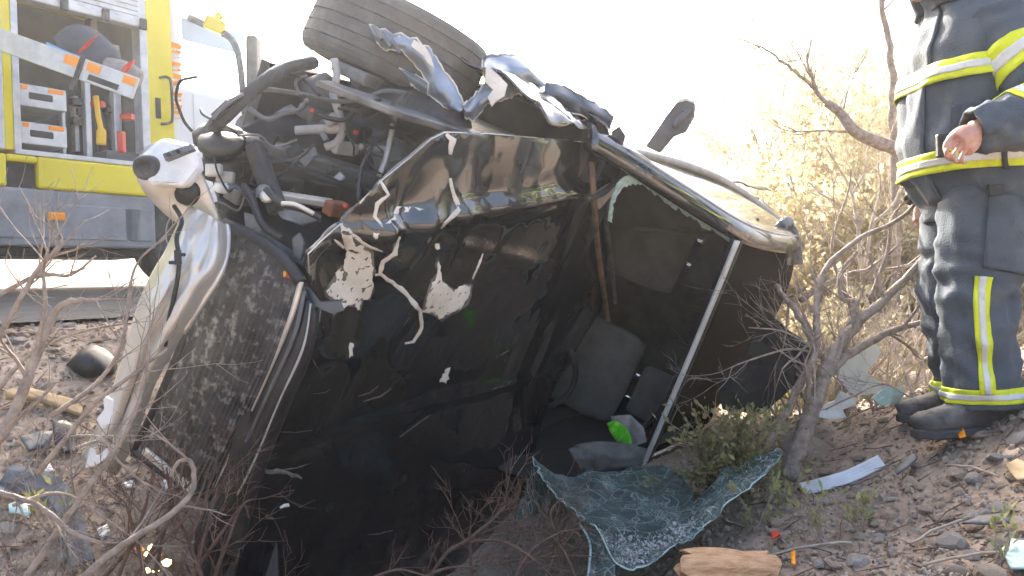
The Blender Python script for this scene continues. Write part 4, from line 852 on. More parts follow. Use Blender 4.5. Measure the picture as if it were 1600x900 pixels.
# front flap, zip line, pocket, collar tab
shell(torso_pt, rng(.80, 1.58, 40), 6, 'front_flap', 'fire_cloth', jk, -.05, .30, .008, .012)
shell(torso_pt, rng(1.02, 1.12, 8), 8, 'pocket_flap', 'fire_cloth_dark', jk, .75, 1.25, .008, .010)
m = MB(); m.box(torso_pt(.985, .66, .018), (.022, .012, .040)); m.build('radio_pouch', 'black_plastic', jk, bevel=.006)
shell(torso_pt, rng(1.50, 1.60, 8), 24, 'collar', 'fire_cloth_dark', jk, .12, 2 * math.pi - .12, .014, .012)
shell(torso_pt, rng(.885, .99, 6), 3, 'band_divider', 'fire_cloth_dark', jk, 1.45, 1.52, .004, .0235)
# limbs
def limb_fn(keys, path, wr=.010, seed=0, e=2.2):
    c = cr(path, 10); N_ = len(c) - 1
    fr = []; t = (c[1] - c[0]).normalized(); x = (FP - t * FP.dot(t)).normalized()
    for i, p in enumerate(c):
        t = (c[min(i + 1, N_)] - c[max(i - 1, 0)]).normalized(); x = (x - t * x.dot(t)).normalized(); fr.append((p, x, t.cross(x)))
    def fn(t, th, off=0.0):
        i = max(0, min(N_, t * N_)); a = int(min(i, N_ - 1)); k = i - a
        p = fr[a][0].lerp(fr[a + 1][0], k); x = fr[a][1].lerp(fr[a + 1][1], k); y = fr[a][2].lerp(fr[a + 1][2], k)
        ra, rb = interp(keys, t); cc, ss = supr(th, e)
        w = wr * (1 - 2 * abs(nz(math.cos(th) * 1.2 + seed, math.sin(th) * 1.2 + t * 2, t * 8.0))) + wr * .5 * nz(math.cos(th) * 3, math.sin(th) * 3 + seed, t * 14)
        return p + x * cc * (ra + w + off) + y * ss * (rb + w + off)
    return fn
def V(x, y, z): return Vector((x, y, Z0 + z))
legN = limb_fn([(0, .136, .12), (.2, .130, .118), (.45, .112, .106), (.6, .104, .102), (.85, .100, .100), (1, .104, .104)], [V(1.68, 2.82, .84), V(1.645, 2.81, .62), V(1.615, 2.80, .45), V(1.62, 2.80, .25), V(1.625, 2.80, .085)], .020, 2)
legF = limb_fn([(0, .145, .12), (.2, .14, .12), (.45, .122, .11), (.6, .112, .105), (.85, .105, .10), (1, .112, .105)], [V(1.73, 3.02, .84), V(1.71, 3.03, .62), V(1.68, 3.04, .45), V(1.71, 3.05, .25), V(1.73, 3.06, .085)], .020, 7)
tr = shell(legN, rng(0, 1, 60), 40, 'trouser_leg', 'fire_cloth', ff, solid=.006); tr2 = shell(legF, rng(0, 1, 60), 40, 'trouser_leg', 'fire_cloth_dark', ff, solid=.006)
tr2.data.materials[0] = M['fire_cloth']
for fn, par in ((legN, tr), (legF, tr2)):
    shell(fn, rng(.875, .955, 6), 40, 'reflective_band', 'band_yellow', par, solid=.004, off=.007); shell(fn, rng(.90, .93, 3), 40, 'silver_stripe', 'band_silver', par, solid=.003, off=.011)
th_c = -1.75 if (legN(.6, -1.75) - V(1.65, 2.8, .35)).y < 0 else 1.75
th_s = th_c + (-.55 if th_c > 0 else .55)
for a, b, nm, mt_, of in ((-.12, .12, 'reflective_band', 'band_yellow', .007), (-.045, .045, 'silver_stripe', 'band_silver', .0105)):
    shell(legN, rng(.40, .90, 30), 5, nm, mt_, tr, th_s + a * 1.7, th_s + b * 1.7, .004, of)
shell(legN, rng(.06, .36, 16), 12, 'thigh_pocket', 'fire_cloth_dark', tr, th_c - .85, th_c + .6, .008, .012); tr.children[-1].data.materials[0] = M['fire_cloth']
m = MB(); m.box(legN(.055, th_c + (-.5 if th_c > 0 else .5), .022), (.026, .006, .02)); m.build('pocket_tab', 'black_plastic', tr, bevel=.003)
armL = limb_fn([(0, .115, .11), (.25, .10, .095), (.5, .092, .085), (.75, .080, .074), (.93, .066, .060), (1, .050, .044)], [P(1562, 38, 2.76), P(1592, 80, 2.68), P(1642, 158, 2.58), P(1585, 190, 2.53), P(1518, 204, 2.52)], .012, 4)
sl = shell(armL, rng(-.0, 1, 50), 36, 'sleeve', 'fire_cloth', jk, solid=.006, caps=False)
for t in (.30, .70):
    shell(armL, rng(t - .055, t + .055, 6), 36, 'reflective_band', 'band_yellow', jk, solid=.004, off=.007); shell(armL, rng(t - .018, t + .018, 4), 36, 'silver_stripe', 'band_silver', jk, solid=.003, off=.0105)
armR = limb_fn([(0, .11, .11), (.25, .095, .095), (.5, .088, .085), (.75, .08, .075), (1, .07, .066)], [V(1.70, 3.17, 1.38), V(1.72, 3.23, 1.25), V(1.75, 3.27, 1.05), V(1.72, 3.27, .95), V(1.68, 3.25, .84)], .012, 9)
shell(armR, rng(0, 1, 40), 30, 'sleeve', 'fire_cloth', jk, solid=.006)
shell(armR, rng(.68, .78, 5), 30, 'reflective_band', 'band_yellow', jk, solid=.004, off=.007)
# boots
def boot(cx, cy, yaw, name='boot'):
    d = Vector((-math.cos(yaw), -math.sin(yaw), 0)); s = Vector((math.sin(yaw), -math.cos(yaw), 0)); c = Vector((cx, cy, Z0 - .012)); m = MB(); rings = []
    for x, w, h0, h1 in [(-.10, .02, .03, .10), (-.095, .04, .012, .22), (-.06, .055, .012, .26), (-.02, .056, .012, .26), (.03, .052, .012, .20), (.07, .05, .012, .135), (.11, .055, .012, .108), (.16, .06, .012, .095), (.20, .055, .014, .085), (.225, .042, .018, .072), (.24, .015, .03, .05)]:
        rings.append([c + d * x + s * w * math.copysign(abs(math.cos(2 * math.pi * k / 20)) ** .75, math.cos(2 * math.pi * k / 20)) + Vector((0, 0, (h0 + h1) / 2 + (h1 - h0) / 2 * math.sin(2 * math.pi * k / 20))) for k in range(20)])
    m.loft(rings); b = m.build(name, 'boot', ff, smooth=True); m = MB()
    m.prism([c + d * x + s * w for x, w in [(-.105, -.02), (-.09, -.05), (0, -.058), (.05, -.052), (.15, -.066), (.21, -.058), (.245, -.02), (.245, .02), (.21, .058), (.15, .066), (.05, .052), (0, .058), (-.09, .05), (-.105, .02)]], Vector((0, 0, .03))); m.build('sole', 'rubber', b, bevel=.006)
    m = MB(); m.loft([[c + d * x + s * w * math.cos(2 * math.pi * k / 12) + Vector((0, 0, .055 + h * math.sin(2 * math.pi * k / 12))) for k in range(12)] for x, w, h in ((.165, .062, .038), (.205, .057, .034), (.232, .040, .024), (.246, .012, .010))]); m.build('toe_cap', 'boot', b, smooth=True)
boot(1.605, 2.795, .12); boot(1.70, 3.06, -.05)
# body under the clothes, with face and hands: one continuous surface
bd = MB()
def blob(c, a, b, cc, ax=None, n=14):
    c = Vector(c); ax = ax or (Vector((1, 0, 0)), Vector((0, 1, 0)), Vector((0, 0, 1)))
    bd.loft([[c + ax[0] * a * math.sin(math.pi * i / n) * math.cos(2 * math.pi * k / n) + ax[1] * b * math.sin(math.pi * i / n) * math.sin(2 * math.pi * k / n) + ax[2] * cc * -math.cos(math.pi * i / n) for k in range(n)] for i in range(1, n)])
bd.loft([[TC + FP * (fs + .0 + math.cos(2 * math.pi * k / 20) * hd) + FS * math.sin(2 * math.pi * k / 20) * hw + Vector((0, 0, h)) for k in range(20)] for h, fs, hd, hw in ((.76, -.02, .10, .15), (.9, 0, .11, .16), (1.1, 0, .11, .16), (1.3, -.01, .12, .19), (1.42, -.01, .10, .17), (1.48, .0, .07, .09))])
for fn in (legN, legF): bd.tube([fn(t, 0).lerp(fn(t, math.pi), .5) for t in rng(0, 1, 12)], [.095, .095, .09, .085, .08, .075, .068, .062, .06, .058, .055, .05, .048], 12)
for fn in (armL, armR): bd.tube([fn(t, 0).lerp(fn(t, math.pi), .5) for t in rng(0, 1, 12)], [.06, .058, .055, .052, .05, .047, .046, .045, .043, .04, .036, .033, .031], 12)
HC = TC + FP * .13 + Vector((0, 0, 1.665)); tilt = .35
hx = (FP * math.cos(tilt) - Vector((0, 0, 1)) * math.sin(tilt)); hz = (Vector((0, 0, 1)) * math.cos(tilt) + FP * math.sin(tilt)); hax = (hx, FS, hz)
bd.tube([TC + FP * .02 + Vector((0, 0, 1.42)), TC + FP * .05 + Vector((0, 0, 1.55)), HC - hz * .03], [.07, .062, .06], 14)
blob(HC + hz * .03, .098, .078, .115, hax); blob(HC + hx * .045 - hz * .055, .052, .05, .055, hax); blob(HC + hx * .10 - hz * .015, .022, .014, .028, hax, 8); blob(HC + hx * .083 - hz * .062, .016, .026, .012, hax, 8)
for s in (-1, 1): blob(HC + FS * .08 * s - hx * .005, .018, .012, .032, hax, 8); blob(HC + hx * .075 + FS * .032 * s + hz * .018, .014, .018, .012, hax, 8)
def fingers(seq, rad): bd.tube(cr(PP(seq), 4), [lerp(rad, rad * .8, i / (4 * (len(seq) - 1))) for i in range(4 * (len(seq) - 1) + 1)], 8)
# left hand resting at the belly: back of the hand, four bent fingers and the thumb
bd.tube(cr(PP([(1532, 205, 2.52), (1518, 211, 2.505), (1506, 216, 2.50), (1494, 223, 2.495)]), 3), [.028, .030, .033, .036, .038, .040, .040, .039, .037, .034], 12)
bd.tube(cr(PP([(1522, 216, 2.505), (1512, 226, 2.50), (1505, 234, 2.495)]), 3), [.026, .03, .032, .033, .032, .030, .026], 10)
fingers([(1488, 213, 2.49), (1478, 224, 2.475), (1477, 236, 2.48), (1484, 241, 2.50)], .0080)
fingers([(1493, 222, 2.485), (1480, 234, 2.465), (1480, 246, 2.475), (1488, 250, 2.50)], .0082)
fingers([(1500, 229, 2.485), (1490, 242, 2.465), (1492, 251, 2.478), (1498, 254, 2.50)], .0078)
fingers([(1508, 235, 2.487), (1502, 246, 2.475), (1504, 253, 2.485), (1509, 255, 2.50)], .0072)
fingers([(1510, 206, 2.52), (1496, 207, 2.53), (1486, 212, 2.535), (1480, 219, 2.53)], .0088)
HR = armR(1, 0).lerp(armR(1, math.pi), .5); hd_ = (armR(1, 0).lerp(armR(1, math.pi), .5) - armR(.9, 0).lerp(armR(.9, math.pi), .5)).normalized()
bd.tube([HR - hd_ * .02, HR + hd_ * .04, HR + hd_ * .09], [.028, .038, .034], 10)
for k in range(4): a = HR + hd_ * .085 + Vector((0, 0, .03 - .02 * k)); bd.tube(cr([a, a + hd_ * .035 + FS * .01, a + hd_ * .035 + FS * .035, a + hd_ * .01 + FS * .04], 3), .0095, 7)
a = HR + hd_ * .03 + Vector((0, 0, .03)); bd.tube([a, a + hd_ * .03 + Vector((0, 0, .02)), a + hd_ * .06 + FS * .02 + Vector((0, 0, .018))], .011, 7)
bo_ = bd.build('body', 'skin', ff, smooth=True)
mo = bo_.modifiers.new('Remesh', 'REMESH'); mo.mode = 'VOXEL'; mo.voxel_size = .0042; mo.use_smooth_shade = True
ms_ = bo_.modifiers.new('Smooth', 'SMOOTH'); ms_.iterations = 1; ms_.factor = .5
hb = MB(); n = 16
for i in range(1, 9): pass
hb.loft([[HC + hz * .045 - hx * .012 + hx * .104 * math.sin(math.pi * i / 16) * math.cos(2 * math.pi * k / 20) + FS * .085 * math.sin(math.pi * i / 16) * math.sin(2 * math.pi * k / 20) + hz * .115 * math.cos(math.pi * i / 16) for k in range(20)] for i in range(1, 9)]); hb.build('hair', 'hair', ff, smooth=True)
# ------------------------------------------------------------------ debris on the ground
def gpoly(px, th=.006, lift=.006, warp=0.0):
    pts = [GP(x, y, lift) for x, y in px]; c = sum(pts, Vector()) / len(pts)
    return pts, c
def shard(name, label, cat, px, mt, th=.006, lift=.008, step=.02, wav=.006, group=None):
    pts = [GP(x, y) for x, y in px]; c = sum(pts, Vector()) / len(pts)
    # a stiff piece: one tilted plane through the outline, slightly bent
    a = sum(((p - c).x * (p - c).z for p in pts)) / max(1e-6, sum((p - c).x ** 2 for p in pts)); b = sum(((p - c).y * (p - c).z for p in pts)) / max(1e-6, sum((p - c).y ** 2 for p in pts))
    m = sheet([(p.x, p.y) for p in pts], step, lambda x, y: Vector((x, y, ground_z(x, y, False) + .02 + lift + wav * nz(x * 14, y * 14, c.x))))
    return tag(m.build(name, mt, None, smooth='open', solid=th, loc=c), label, cat, group)
def upright(name, label, cat, px, d, mt, th=.008, tilt=.0, wav=.006, step=14.0, bev=0):
    m = sheet(px, step, lambda x, y: P(x, y, d + (y - px[0][1]) * tilt + wav * nz(x * .04, y * .04, d)))
    return tag(m.build(name, mt, None, smooth=False, solid=th, loc=P(*px[-1], d)), label, cat)
# silver trim strip, ribbed, at right
ln = [GP(1253, 765, .02), GP(1290, 757, .024), GP(1330, 744, .026), GP(1378, 722, .03)]
c = cr(ln, 6); m = MB(); rows = []
for i, p in enumerate(c):
    t = (c[min(i + 1, len(c) - 1)] - c[max(i - 1, 0)]).normalized(); s = t.cross(Vector((.2, -.6, .7))).normalized()
    rows.append([p + s * .026 * (k / 9 - .5) * 2 + Vector((0, 0, .004 * (k % 2))) for k in range(10)])
m.grid(rows); tag(m.build('trim_strip', 'aluminium', None, solid=.003, loc=ln[0]), 'ribbed silver trim strip lying on the dirt at right', 'strip')
shard('plastic_shard', 'dark grey plastic sliver beside the silver trim strip', 'plastic piece', [(1398, 758), (1412, 740), (1430, 731), (1434, 738), (1420, 750), (1402, 762)], 'grey_plastic')
shard('plastic_shard', 'long dark purple plastic sliver near the lower right corner', 'plastic piece', [(1504, 842), (1530, 832), (1570, 826), (1584, 829), (1560, 836), (1520, 843)], 'grey_plastic')
shard('glass_shard', 'pale piece of glass at the right edge of the foreground', 'glass piece', [(1566, 880), (1580, 860), (1610, 865), (1625, 900), (1580, 905)], 'aqua_panel', lift=.012)
shard('cardboard_piece', 'tan cardboard piece at the right edge on the dirt', 'cardboard', [(1572, 752), (1590, 742), (1620, 745), (1630, 770), (1590, 776)], 'plank', lift=.014)
shard('plastic_shard', 'small red plastic chip near the splintered log', 'plastic piece', [(1204, 846), (1218, 842), (1220, 856), (1208, 862)], 'red_plastic', step=.01)
shard('plastic_shard', 'small orange chip on the ground right of the log', 'plastic piece', [(1236, 882), (1243, 880), (1244, 892), (1237, 893)], 'lamp_orange', step=.01)
shard('dry_leaf', 'orange brown leaf lying near the boot', 'leaf', [(1496, 700), (1506, 697), (1510, 706), (1500, 711)], 'lamp_orange', step=.01, lift=.015)
# white panels behind the bare shrub
upright('broken_panel', 'tall cracked white plastic panel behind the bare shrub', 'panel', [(1308, 588), (1322, 552), (1345, 536), (1372, 540), (1376, 552), (1355, 580), (1345, 600), (1328, 615)], 3.35, 'white_panel', tilt=.0002, bev=1)
upright('broken_panel', 'off white cracked panel leaning below the tall white one', 'panel', [(1326, 612), (1350, 580), (1385, 604), (1380, 612), (1340, 618)], 3.3, 'white_panel', wav=.02)
upright('broken_panel', 'small bent white panel standing on the dirt by the shrub', 'panel', [(1274, 650), (1286, 634), (1304, 626), (1312, 610), (1338, 622), (1336, 632), (1316, 640), (1322, 652), (1296, 656)], 3.15, 'white_panel', wav=.03, step=9)
upright('broken_panel', 'pale aqua curved panel piece standing near the far boot', 'panel', [(1362, 622), (1382, 606), (1410, 604), (1414, 614), (1402, 630), (1376, 634)], 3.15, 'aqua_panel', wav=.03, step=9)
# black panel behind the roof
upright('black_panel', 'black torn panel leaning between the car roof and shrub', 'panel', [(1205, 492), (1232, 515), (1275, 548), (1268, 575), (1230, 612), (1190, 648), (1130, 640), (1120, 600), (1160, 560), (1180, 520)], 3.55, 'interior_dark', th=.012, wav=.03)
# left side
m = MB(); a = [GP(8, 745, .05), GP(70, 762, .07), GP(105, 800, .06), GP(130, 885, .03)]
c = cr(a, 7); rows = []
for i, p in enumerate(c):
    t = (c[min(i + 1, len(c) - 1)] - c[max(i - 1, 0)]).normalized(); s = t.cross(Vector((.2, -.7, .6))).normalized(); w = .028
    rows.append([p + s * w * q + Vector((0, 0, h)) for q, h in ((-1, -.012), (-.95, .006), (-.4, .008), (.3, .004), (.9, .006), (1, -.012))])
m.grid(rows); tag(m.build('bent_metal_channel', 'grey_steel', None, solid=.004, loc=a[0]), 'bent grey metal channel lying under the left twigs', 'metal strip')
shard('glass_shard', 'pale aqua glass shard under the left metal channel', 'glass piece', [(14, 812), (32, 804), (52, 810), (46, 826), (30, 820), (16, 824)], 'aqua_panel', lift=.02)
shard('plastic_shard', 'grey plastic sheet at the left edge beside the channel', 'plastic piece', [(-20, 775), (14, 778), (20, 800), (-6, 806), (-25, 800)], 'light_plastic', lift=.02)
shard('plastic_shard', 'dark purple plastic piece behind the bent metal channel', 'plastic piece', [(32, 703), (62, 694), (84, 700), (80, 718), (45, 720)], 'grey_plastic', lift=.03, wav=.02)
shard('plastic_shard', 'black plastic lump behind the metal channel near the bumper', 'plastic piece', [(84, 700), (102, 688), (118, 692), (122, 712), (100, 722), (86, 716)], 'black_plastic', lift=.04, wav=.04)
shard('wood_plank', 'yellowish wooden slat lying on the bank at left', 'plank', [(10, 630), (40, 624), (128, 642), (130, 660), (60, 646), (10, 642)], 'plank', th=.012, lift=.004, wav=0)
for pl, lab in (([(255, 758), (272, 750), (276, 764), (260, 770)], 'white plastic chip under the radiator'), ([(62, 742), (78, 736), (84, 748), (68, 754)], 'white plastic chip beyond the metal channel'), ([(152, 838), (168, 832), (172, 846), (158, 852)], 'white plastic chip between the lower left twigs'), ([(192, 762), (208, 756), (212, 768), (198, 772)], 'grey white chip under the bumper beam end')):
    shard('plastic_shard', lab, 'plastic piece', pl, 'white_panel', step=.012, lift=.014)
def rock(seed, sub=2, flat=.65):
    b = bmesh.new(); bmesh.ops.create_icosphere(b, subdivisions=sub, radius=1)
    for v in b.verts:
        n_ = v.co.normalized(); d = 1 + .38 * noise.noise(n_ * 1.1 + Vector((seed, 0, 0))) + .16 * noise.noise(n_ * 2.7 + Vector((0, seed, 0))); v.co = n_ * d; v.co.z *= flat; v.co.x *= 1.2
        for ax in (Vector((.6, .5, .6)), Vector((-.7, .3, .5)), Vector((.1, -.8, .6))):
            ax = ax.normalized(); q = v.co.dot(ax); 
            if q > .62: v.co -= ax * (q - .62) * .85
    me = bpy.data.meshes.new('stone'); b.to_mesh(me); b.free(); return me
rocks = [rock(i * 3.7, 2, .5 + .06 * (i % 4)) for i in range(8)]
for i, me in enumerate(rocks): me.materials.append(M['stone' if i % 3 else 'stone_pale'])
def put_rock(me, p, s, rg, label, group, sink=.25):
    o = bpy.data.objects.new('stone', me); COL.objects.link(o); o.location = p + Vector((0, 0, s * (.5 - sink))); o.scale = (s * rg.uniform(.8, 1.25), s * rg.uniform(.8, 1.2), s * rg.uniform(.8, 1.1)); o.rotation_euler = (rg.uniform(-.3, .3), rg.uniform(-.3, .3), rg.uniform(0, 6.3)); tag(o, label, 'stone', group); return o
rg = random.Random(21)
for (x, y, s, k, lab) in ((1290, 682, .065, 1, 'big grey brown rock at the foot of the bare shrub'), (1262, 712, .10, 2, 'largest brown rock beside the shrub trunk'), (1215, 738, .06, 4, 'brown rock under the tip of the windshield glass'), (1500, 745, .032, 5, 'grey angular rock on the dirt right of the trim strip'), (1490, 856, .042, 3, 'pale flat rock in the lower right foreground'), (1562, 800, .034, 6, 'flat grey rock near the purple plastic sliver'), (1420, 768, .018, 7, 'small round grey stone pair, left one'), (1437, 764, .018, 7, 'small round grey stone pair, right one'), (1552, 905, .045, 1, 'grey rock at the very bottom right'), (1596, 690, .04, 0, 'pale rock right of the firefighter boot'), (142, 578, .10, 2, 'dark round boulder on the bank left of the bumper beam'), (1318, 642, .06, 1, 'grey rock under the white plastic sheet')):
    o = put_rock(rocks[k], GP(x, y), s, rg, lab, None)
    if x == 142: o.data = o.data.copy(); o.data.materials[0] = M['black_plastic']; o.data.polygons.foreach_set('use_smooth', [True] * len(o.data.polygons)); o['label'] = 'dark rounded plastic cover on the bank left of the bumper'; o['category'] = 'cover'; o.name = 'plastic_cover'
LANDMARKS = [(1250, 690, 'at the foot of the bare shrub'), (1320, 745, 'around the silver trim strip'), (1480, 690, 'in front of the near boot'), (1580, 680, 'behind the near boot'), (1430, 740, 'around the dark plastic sliver'), (1350, 835, 'around the pale green sprig'), (1240, 860, 'right of the splintered log'), (1540, 835, 'around the long purple sliver'), (1590, 760, 'around the cardboard piece'), (1470, 880, 'at the bottom right sticks'), (1340, 650, 'below the white plastic sheet'), (60, 640, 'around the wooden slat'), (140, 560, 'beside the dark plastic cover'), (60, 540, 'near the road edge at left'), (80, 790, 'around the bent metal channel'), (180, 700, 'below the bumper beam')]
n = 0
while n < 250:
    if rg.random() < .72: x, y = rg.uniform(1190, 1610), rg.uniform(650, 900)
    else: x, y = rg.uniform(0, 220), rg.uniform(500, 890)
    p = GP(x, y)
    if p.y > 5.5: continue
    s = rg.choice((.007, .009, .011, .013, .016, .02, .026)) * rg.uniform(.8, 1.25)
    k = rg.randrange(8); size = 'tiny' if s < .010 else 'small' if s < .017 else 'larger'; tone = 'brown' if k % 3 else 'pale'
    mark = min(LANDMARKS, key=lambda q: (q[0] - x) ** 2 + (q[1] - y) ** 2)[2]
    put_rock(rocks[k], p, s, rg, '%s %s stone on the dirt %s' % (size, tone, mark), '%s %s stones %s' % (size, tone, mark)); n += 1
# gravel and litter: uncountable
gr = MB(); rg = random.Random(3); done = 0
def near_pt():
    y = 1.3 + 4.2 * rg.random() ** 1.6; x = rg.uniform(-.72, .72) * y; return x, y
while done < 26000:
    x, y = near_pt()
    if srd(x, y) > 4.2: continue
    s = rg.choice((.003, .004, .005, .006, .008, .011)) * rg.uniform(.7, 1.4); z = ground_z(x, y) + s * .3; a = rg.uniform(0, 6.3); q = [Vector((x + s * rg.uniform(.7, 1.3) * math.cos(a + k * 2.094), y + s * rg.uniform(.7, 1.3) * math.sin(a + k * 2.094), z - s * .5)) for k in range(3)]
    t = [Vector((x + .6 * s * rg.uniform(.5, 1.3) * math.cos(a + .8 + k * 2.094), y + .6 * s * rg.uniform(.5, 1.3) * math.sin(a + .8 + k * 2.094), z + s * rg.uniform(.4, .8))) for k in range(3)]
    gr.add(q + t, [(3, 4, 5), (0, 1, 3), (1, 4, 3), (1, 2, 4), (2, 5, 4), (2, 0, 5), (0, 3, 5)]); done += 1
tag(gr.build('gravel', 'gravel'), 'fine gravel covering the dirt', None, kind='stuff')
lf = MB()
def leaf(m, p, d, up, L, w, fold=.25):
    d = d.normalized(); s = d.cross(up)
    if s.length < 1e-4: s = d.orthogonal()
    s.normalize(); n_ = s.cross(d); m.add([p, p + d * L * .45 + s * w + n_ * fold * w, p + d * L, p + d * L * .45 - s * w + n_ * fold * w], [(0, 1, 2), (0, 2, 3)])
def rv(rg): 
    v = Vector((rg.gauss(0, 1), rg.gauss(0, 1), rg.gauss(0, 1))); return v.normalized()
for k in range(13000):
    x, y = near_pt()
    if srd(x, y) > 4.2: continue
    p = Vector((x, y, ground_z(x, y) + .004)); d = rv(rg); d.z = abs(d.z) * .3; leaf(lf, p, d, Vector((0, 0, 1)) + rv(rg) * .5, rg.uniform(.01, .028), rg.uniform(.003, .007))
tag(lf.build('leaf_litter', 'leaf_litter'), 'dry leaf litter covering the dirt', None, kind='stuff')
tw = MB()
for k in range(1500):
    x, y = near_pt()
    if srd(x, y) > 4.0: continue
    a = rg.uniform(0, 6.3); L = rg.uniform(.03, .16); p = Vector((x, y, ground_z(x, y) + .006)); q = Vector((x + L * math.cos(a), y + L * math.sin(a), 0)); q.z = ground_z(q.x, q.y) + .01 + rg.random() * .02; mid = p.lerp(q, .5) + rv(rg) * L * .08; mid.z = max(mid.z, ground_z(mid.x, mid.y) + .004)
    tw.tube([p, mid, q], [.0022, .0018, .0008], 4, False)
tag(tw.build('twig_litter', 'bark_red'), 'broken twigs covering the dirt', None, kind='stuff')

# ------------------------------------------------------------------ windshield lying in front of the car
gl = bpy.data.materials.new('cracked_glass'); gl.use_nodes = True; M['cracked_glass'] = gl
N, L = gl.node_tree.nodes, gl.node_tree.links; b = N['Principled BSDF']; tc = N.new('ShaderNodeTexCoord')
def crack(scale, w, seed):
    nn = N.new('ShaderNodeTexNoise'); nn.inputs['Scale'].default_value = 9; L.new(tc.outputs['Object'], nn.inputs['Vector'])
    ad = N.new('ShaderNodeVectorMath'); ad.operation = 'MULTIPLY_ADD'; ad.inputs[1].default_value = (.09, .09, .09); L.new(nn.outputs['Color'], ad.inputs[0]); L.new(tc.outputs['Object'], ad.inputs[2])
    v = N.new('ShaderNodeTexVoronoi'); v.feature = 'DISTANCE_TO_EDGE'; v.inputs['Scale'].default_value = scale; L.new(ad.outputs[0], v.inputs['Vector'])
    r = N.new('ShaderNodeMapRange'); r.inputs['From Min'].default_value = 0; r.inputs['From Max'].default_value = w; r.inputs['To Min'].default_value = 1; r.inputs['To Max'].default_value = 0; L.new(v.outputs['Distance'], r.inputs['Value']); return r.outputs[0]
c1, c2 = crack(16, .045, 0), crack(70, .20, 1)
n1 = N.new('ShaderNodeTexNoise'); n1.inputs['Scale'].default_value = 7; L.new(tc.outputs['Object'], n1.inputs['Vector'])
mr = N.new('ShaderNodeMapRange'); mr.inputs['From Min'].default_value = .42; mr.inputs['From Max'].default_value = .62; L.new(n1.outputs['Fac'], mr.inputs['Value'])
mu = N.new('ShaderNodeMath'); mu.operation = 'MULTIPLY'; L.new(c2, mu.inputs[0]); L.new(mr.outputs[0], mu.inputs[1])
mxx = N.new('ShaderNodeMath'); mxx.operation = 'MAXIMUM'; L.new(c1, mxx.inputs[0]); L.new(mu.outputs[0], mxx.inputs[1])
mc = N.new('ShaderNodeMix'); mc.data_type = 'RGBA'; mc.inputs[6].default_value = (.11, .155, .145, 1); mc.inputs[7].default_value = (.30, .36, .345, 1); L.new(mxx.outputs[0], mc.inputs[0]); L.new(mc.outputs[2], b.inputs['Base Color'])
b.inputs['Roughness'].default_value = .18
tp = N.new('ShaderNodeBsdfTransparent'); tp.inputs[0].default_value = (.66, .76, .74, 1); ms = N.new('ShaderNodeMixShader'); fa_ = N.new('ShaderNodeMapRange'); fa_.inputs['To Min'].default_value = .42; fa_.inputs['To Max'].default_value = .85; L.new(mxx.outputs[0], fa_.inputs['Value']); L.new(fa_.outputs[0], ms.inputs[0]); L.new(tp.outputs[0], ms.inputs[1]); L.new(b.outputs[0], ms.inputs[2]); L.new(ms.outputs[0], N['Material Output'].inputs[0])
mat('glass_edge', (.26, .38, .36), .25, col2=(.48, .60, .57), sc=30)
ws = thing('windshield', 'shattered greenish windshield crumpled on the ground before the car', 'windshield', GP(1000, 860))
rowsG = [[(833, 725, 2.72), (868, 748, 2.8), (930, 744, 2.92), (1000, 738, 2.98), (1050, 742, 2.92), (1078, 768, 2.78), (1086, 792, 2.68), (1118, 752, 2.72), (1165, 730, 2.75), (1216, 710, 2.8)],
         [(842, 745, 2.62), (880, 776, 2.66), (940, 778, 2.72), (1000, 778, 2.76), (1048, 784, 2.7), (1076, 796, 2.62), (1092, 800, 2.56), (1128, 768, 2.62), (1172, 742, 2.68), (1217, 711, 2.79)],
         [(856, 766, 2.52), (900, 802, 2.5), (950, 815, 2.5), (1005, 818, 2.52), (1048, 818, 2.48), (1078, 816, 2.46), (1098, 808, 2.46), (1134, 778, 2.54), (1176, 750, 2.64), (1218, 712, 2.785)],
         [(882, 796, 2.42), (925, 832, 2.36), (958, 852, 2.32), (1008, 862, 2.3), (1050, 848, 2.34), (1082, 830, 2.38), (1104, 814, 2.4), (1138, 786, 2.5), (1180, 756, 2.62), (1219, 713, 2.78)],
         [(905, 818, 2.36), (935, 842, 2.3), (966, 890, 2.2), (1004, 896, 2.18), (1046, 868, 2.26), (1078, 846, 2.32), (1106, 822, 2.36), (1142, 794, 2.46), (1184, 760, 2.6), (1221, 714, 2.775)]]
gw = patch([PP(r) for r in rowsG], 6, 7)
gw = [[p + Vector((0, 0, .010 * nz(i * .35, k * .35, 2) + .012 * (1 - 2 * abs(nz(i * .15, k * .18, 7))))) for k, p in enumerate(r)] for i, r in enumerate(gw)]
for r in gw:
    for p in r: p.z = max(p.z, ground_z(p.x, p.y) + .012)
gw = [[p + Vector((0, 0, .014 * (1 - 2 * abs(nz(p.x * 7, p.y * 7, 3))))) + Vector((.012 * nz(i * .9, k * .9, 1), .012 * nz(i * .9, k * .9, 4), 0)) * (1 if i in (0, len(gw) - 1) or k == 0 else 0) for k, p in enumerate(r)] for i, r in enumerate(gw)]
m = MB(); m.grid(gw); gs = m.build('glass_sheet', 'cracked_glass', ws, smooth='open', solid=.006)
def edge(pts, r): m = MB(); m.tube(pts, r, 6); m.build('glass_edge', 'glass_edge', gs, smooth=True)
edge([r[0] for r in gw], .0026); edge(gw[-1][4:], .0026); edge(gw[0], .0018)
fl = patch([PP([(833, 725, 2.72), (845, 748, 2.62), (858, 768, 2.52)]), PP([(818, 770, 2.72), (836, 776, 2.66), (858, 780, 2.55)]), PP([(804, 816, 2.70), (826, 808, 2.66), (856, 796, 2.56)])], 6, 6)
m = MB(); m.grid(fl); m.build('glass_flap', 'cracked_glass', ws, smooth='open', solid=.006)
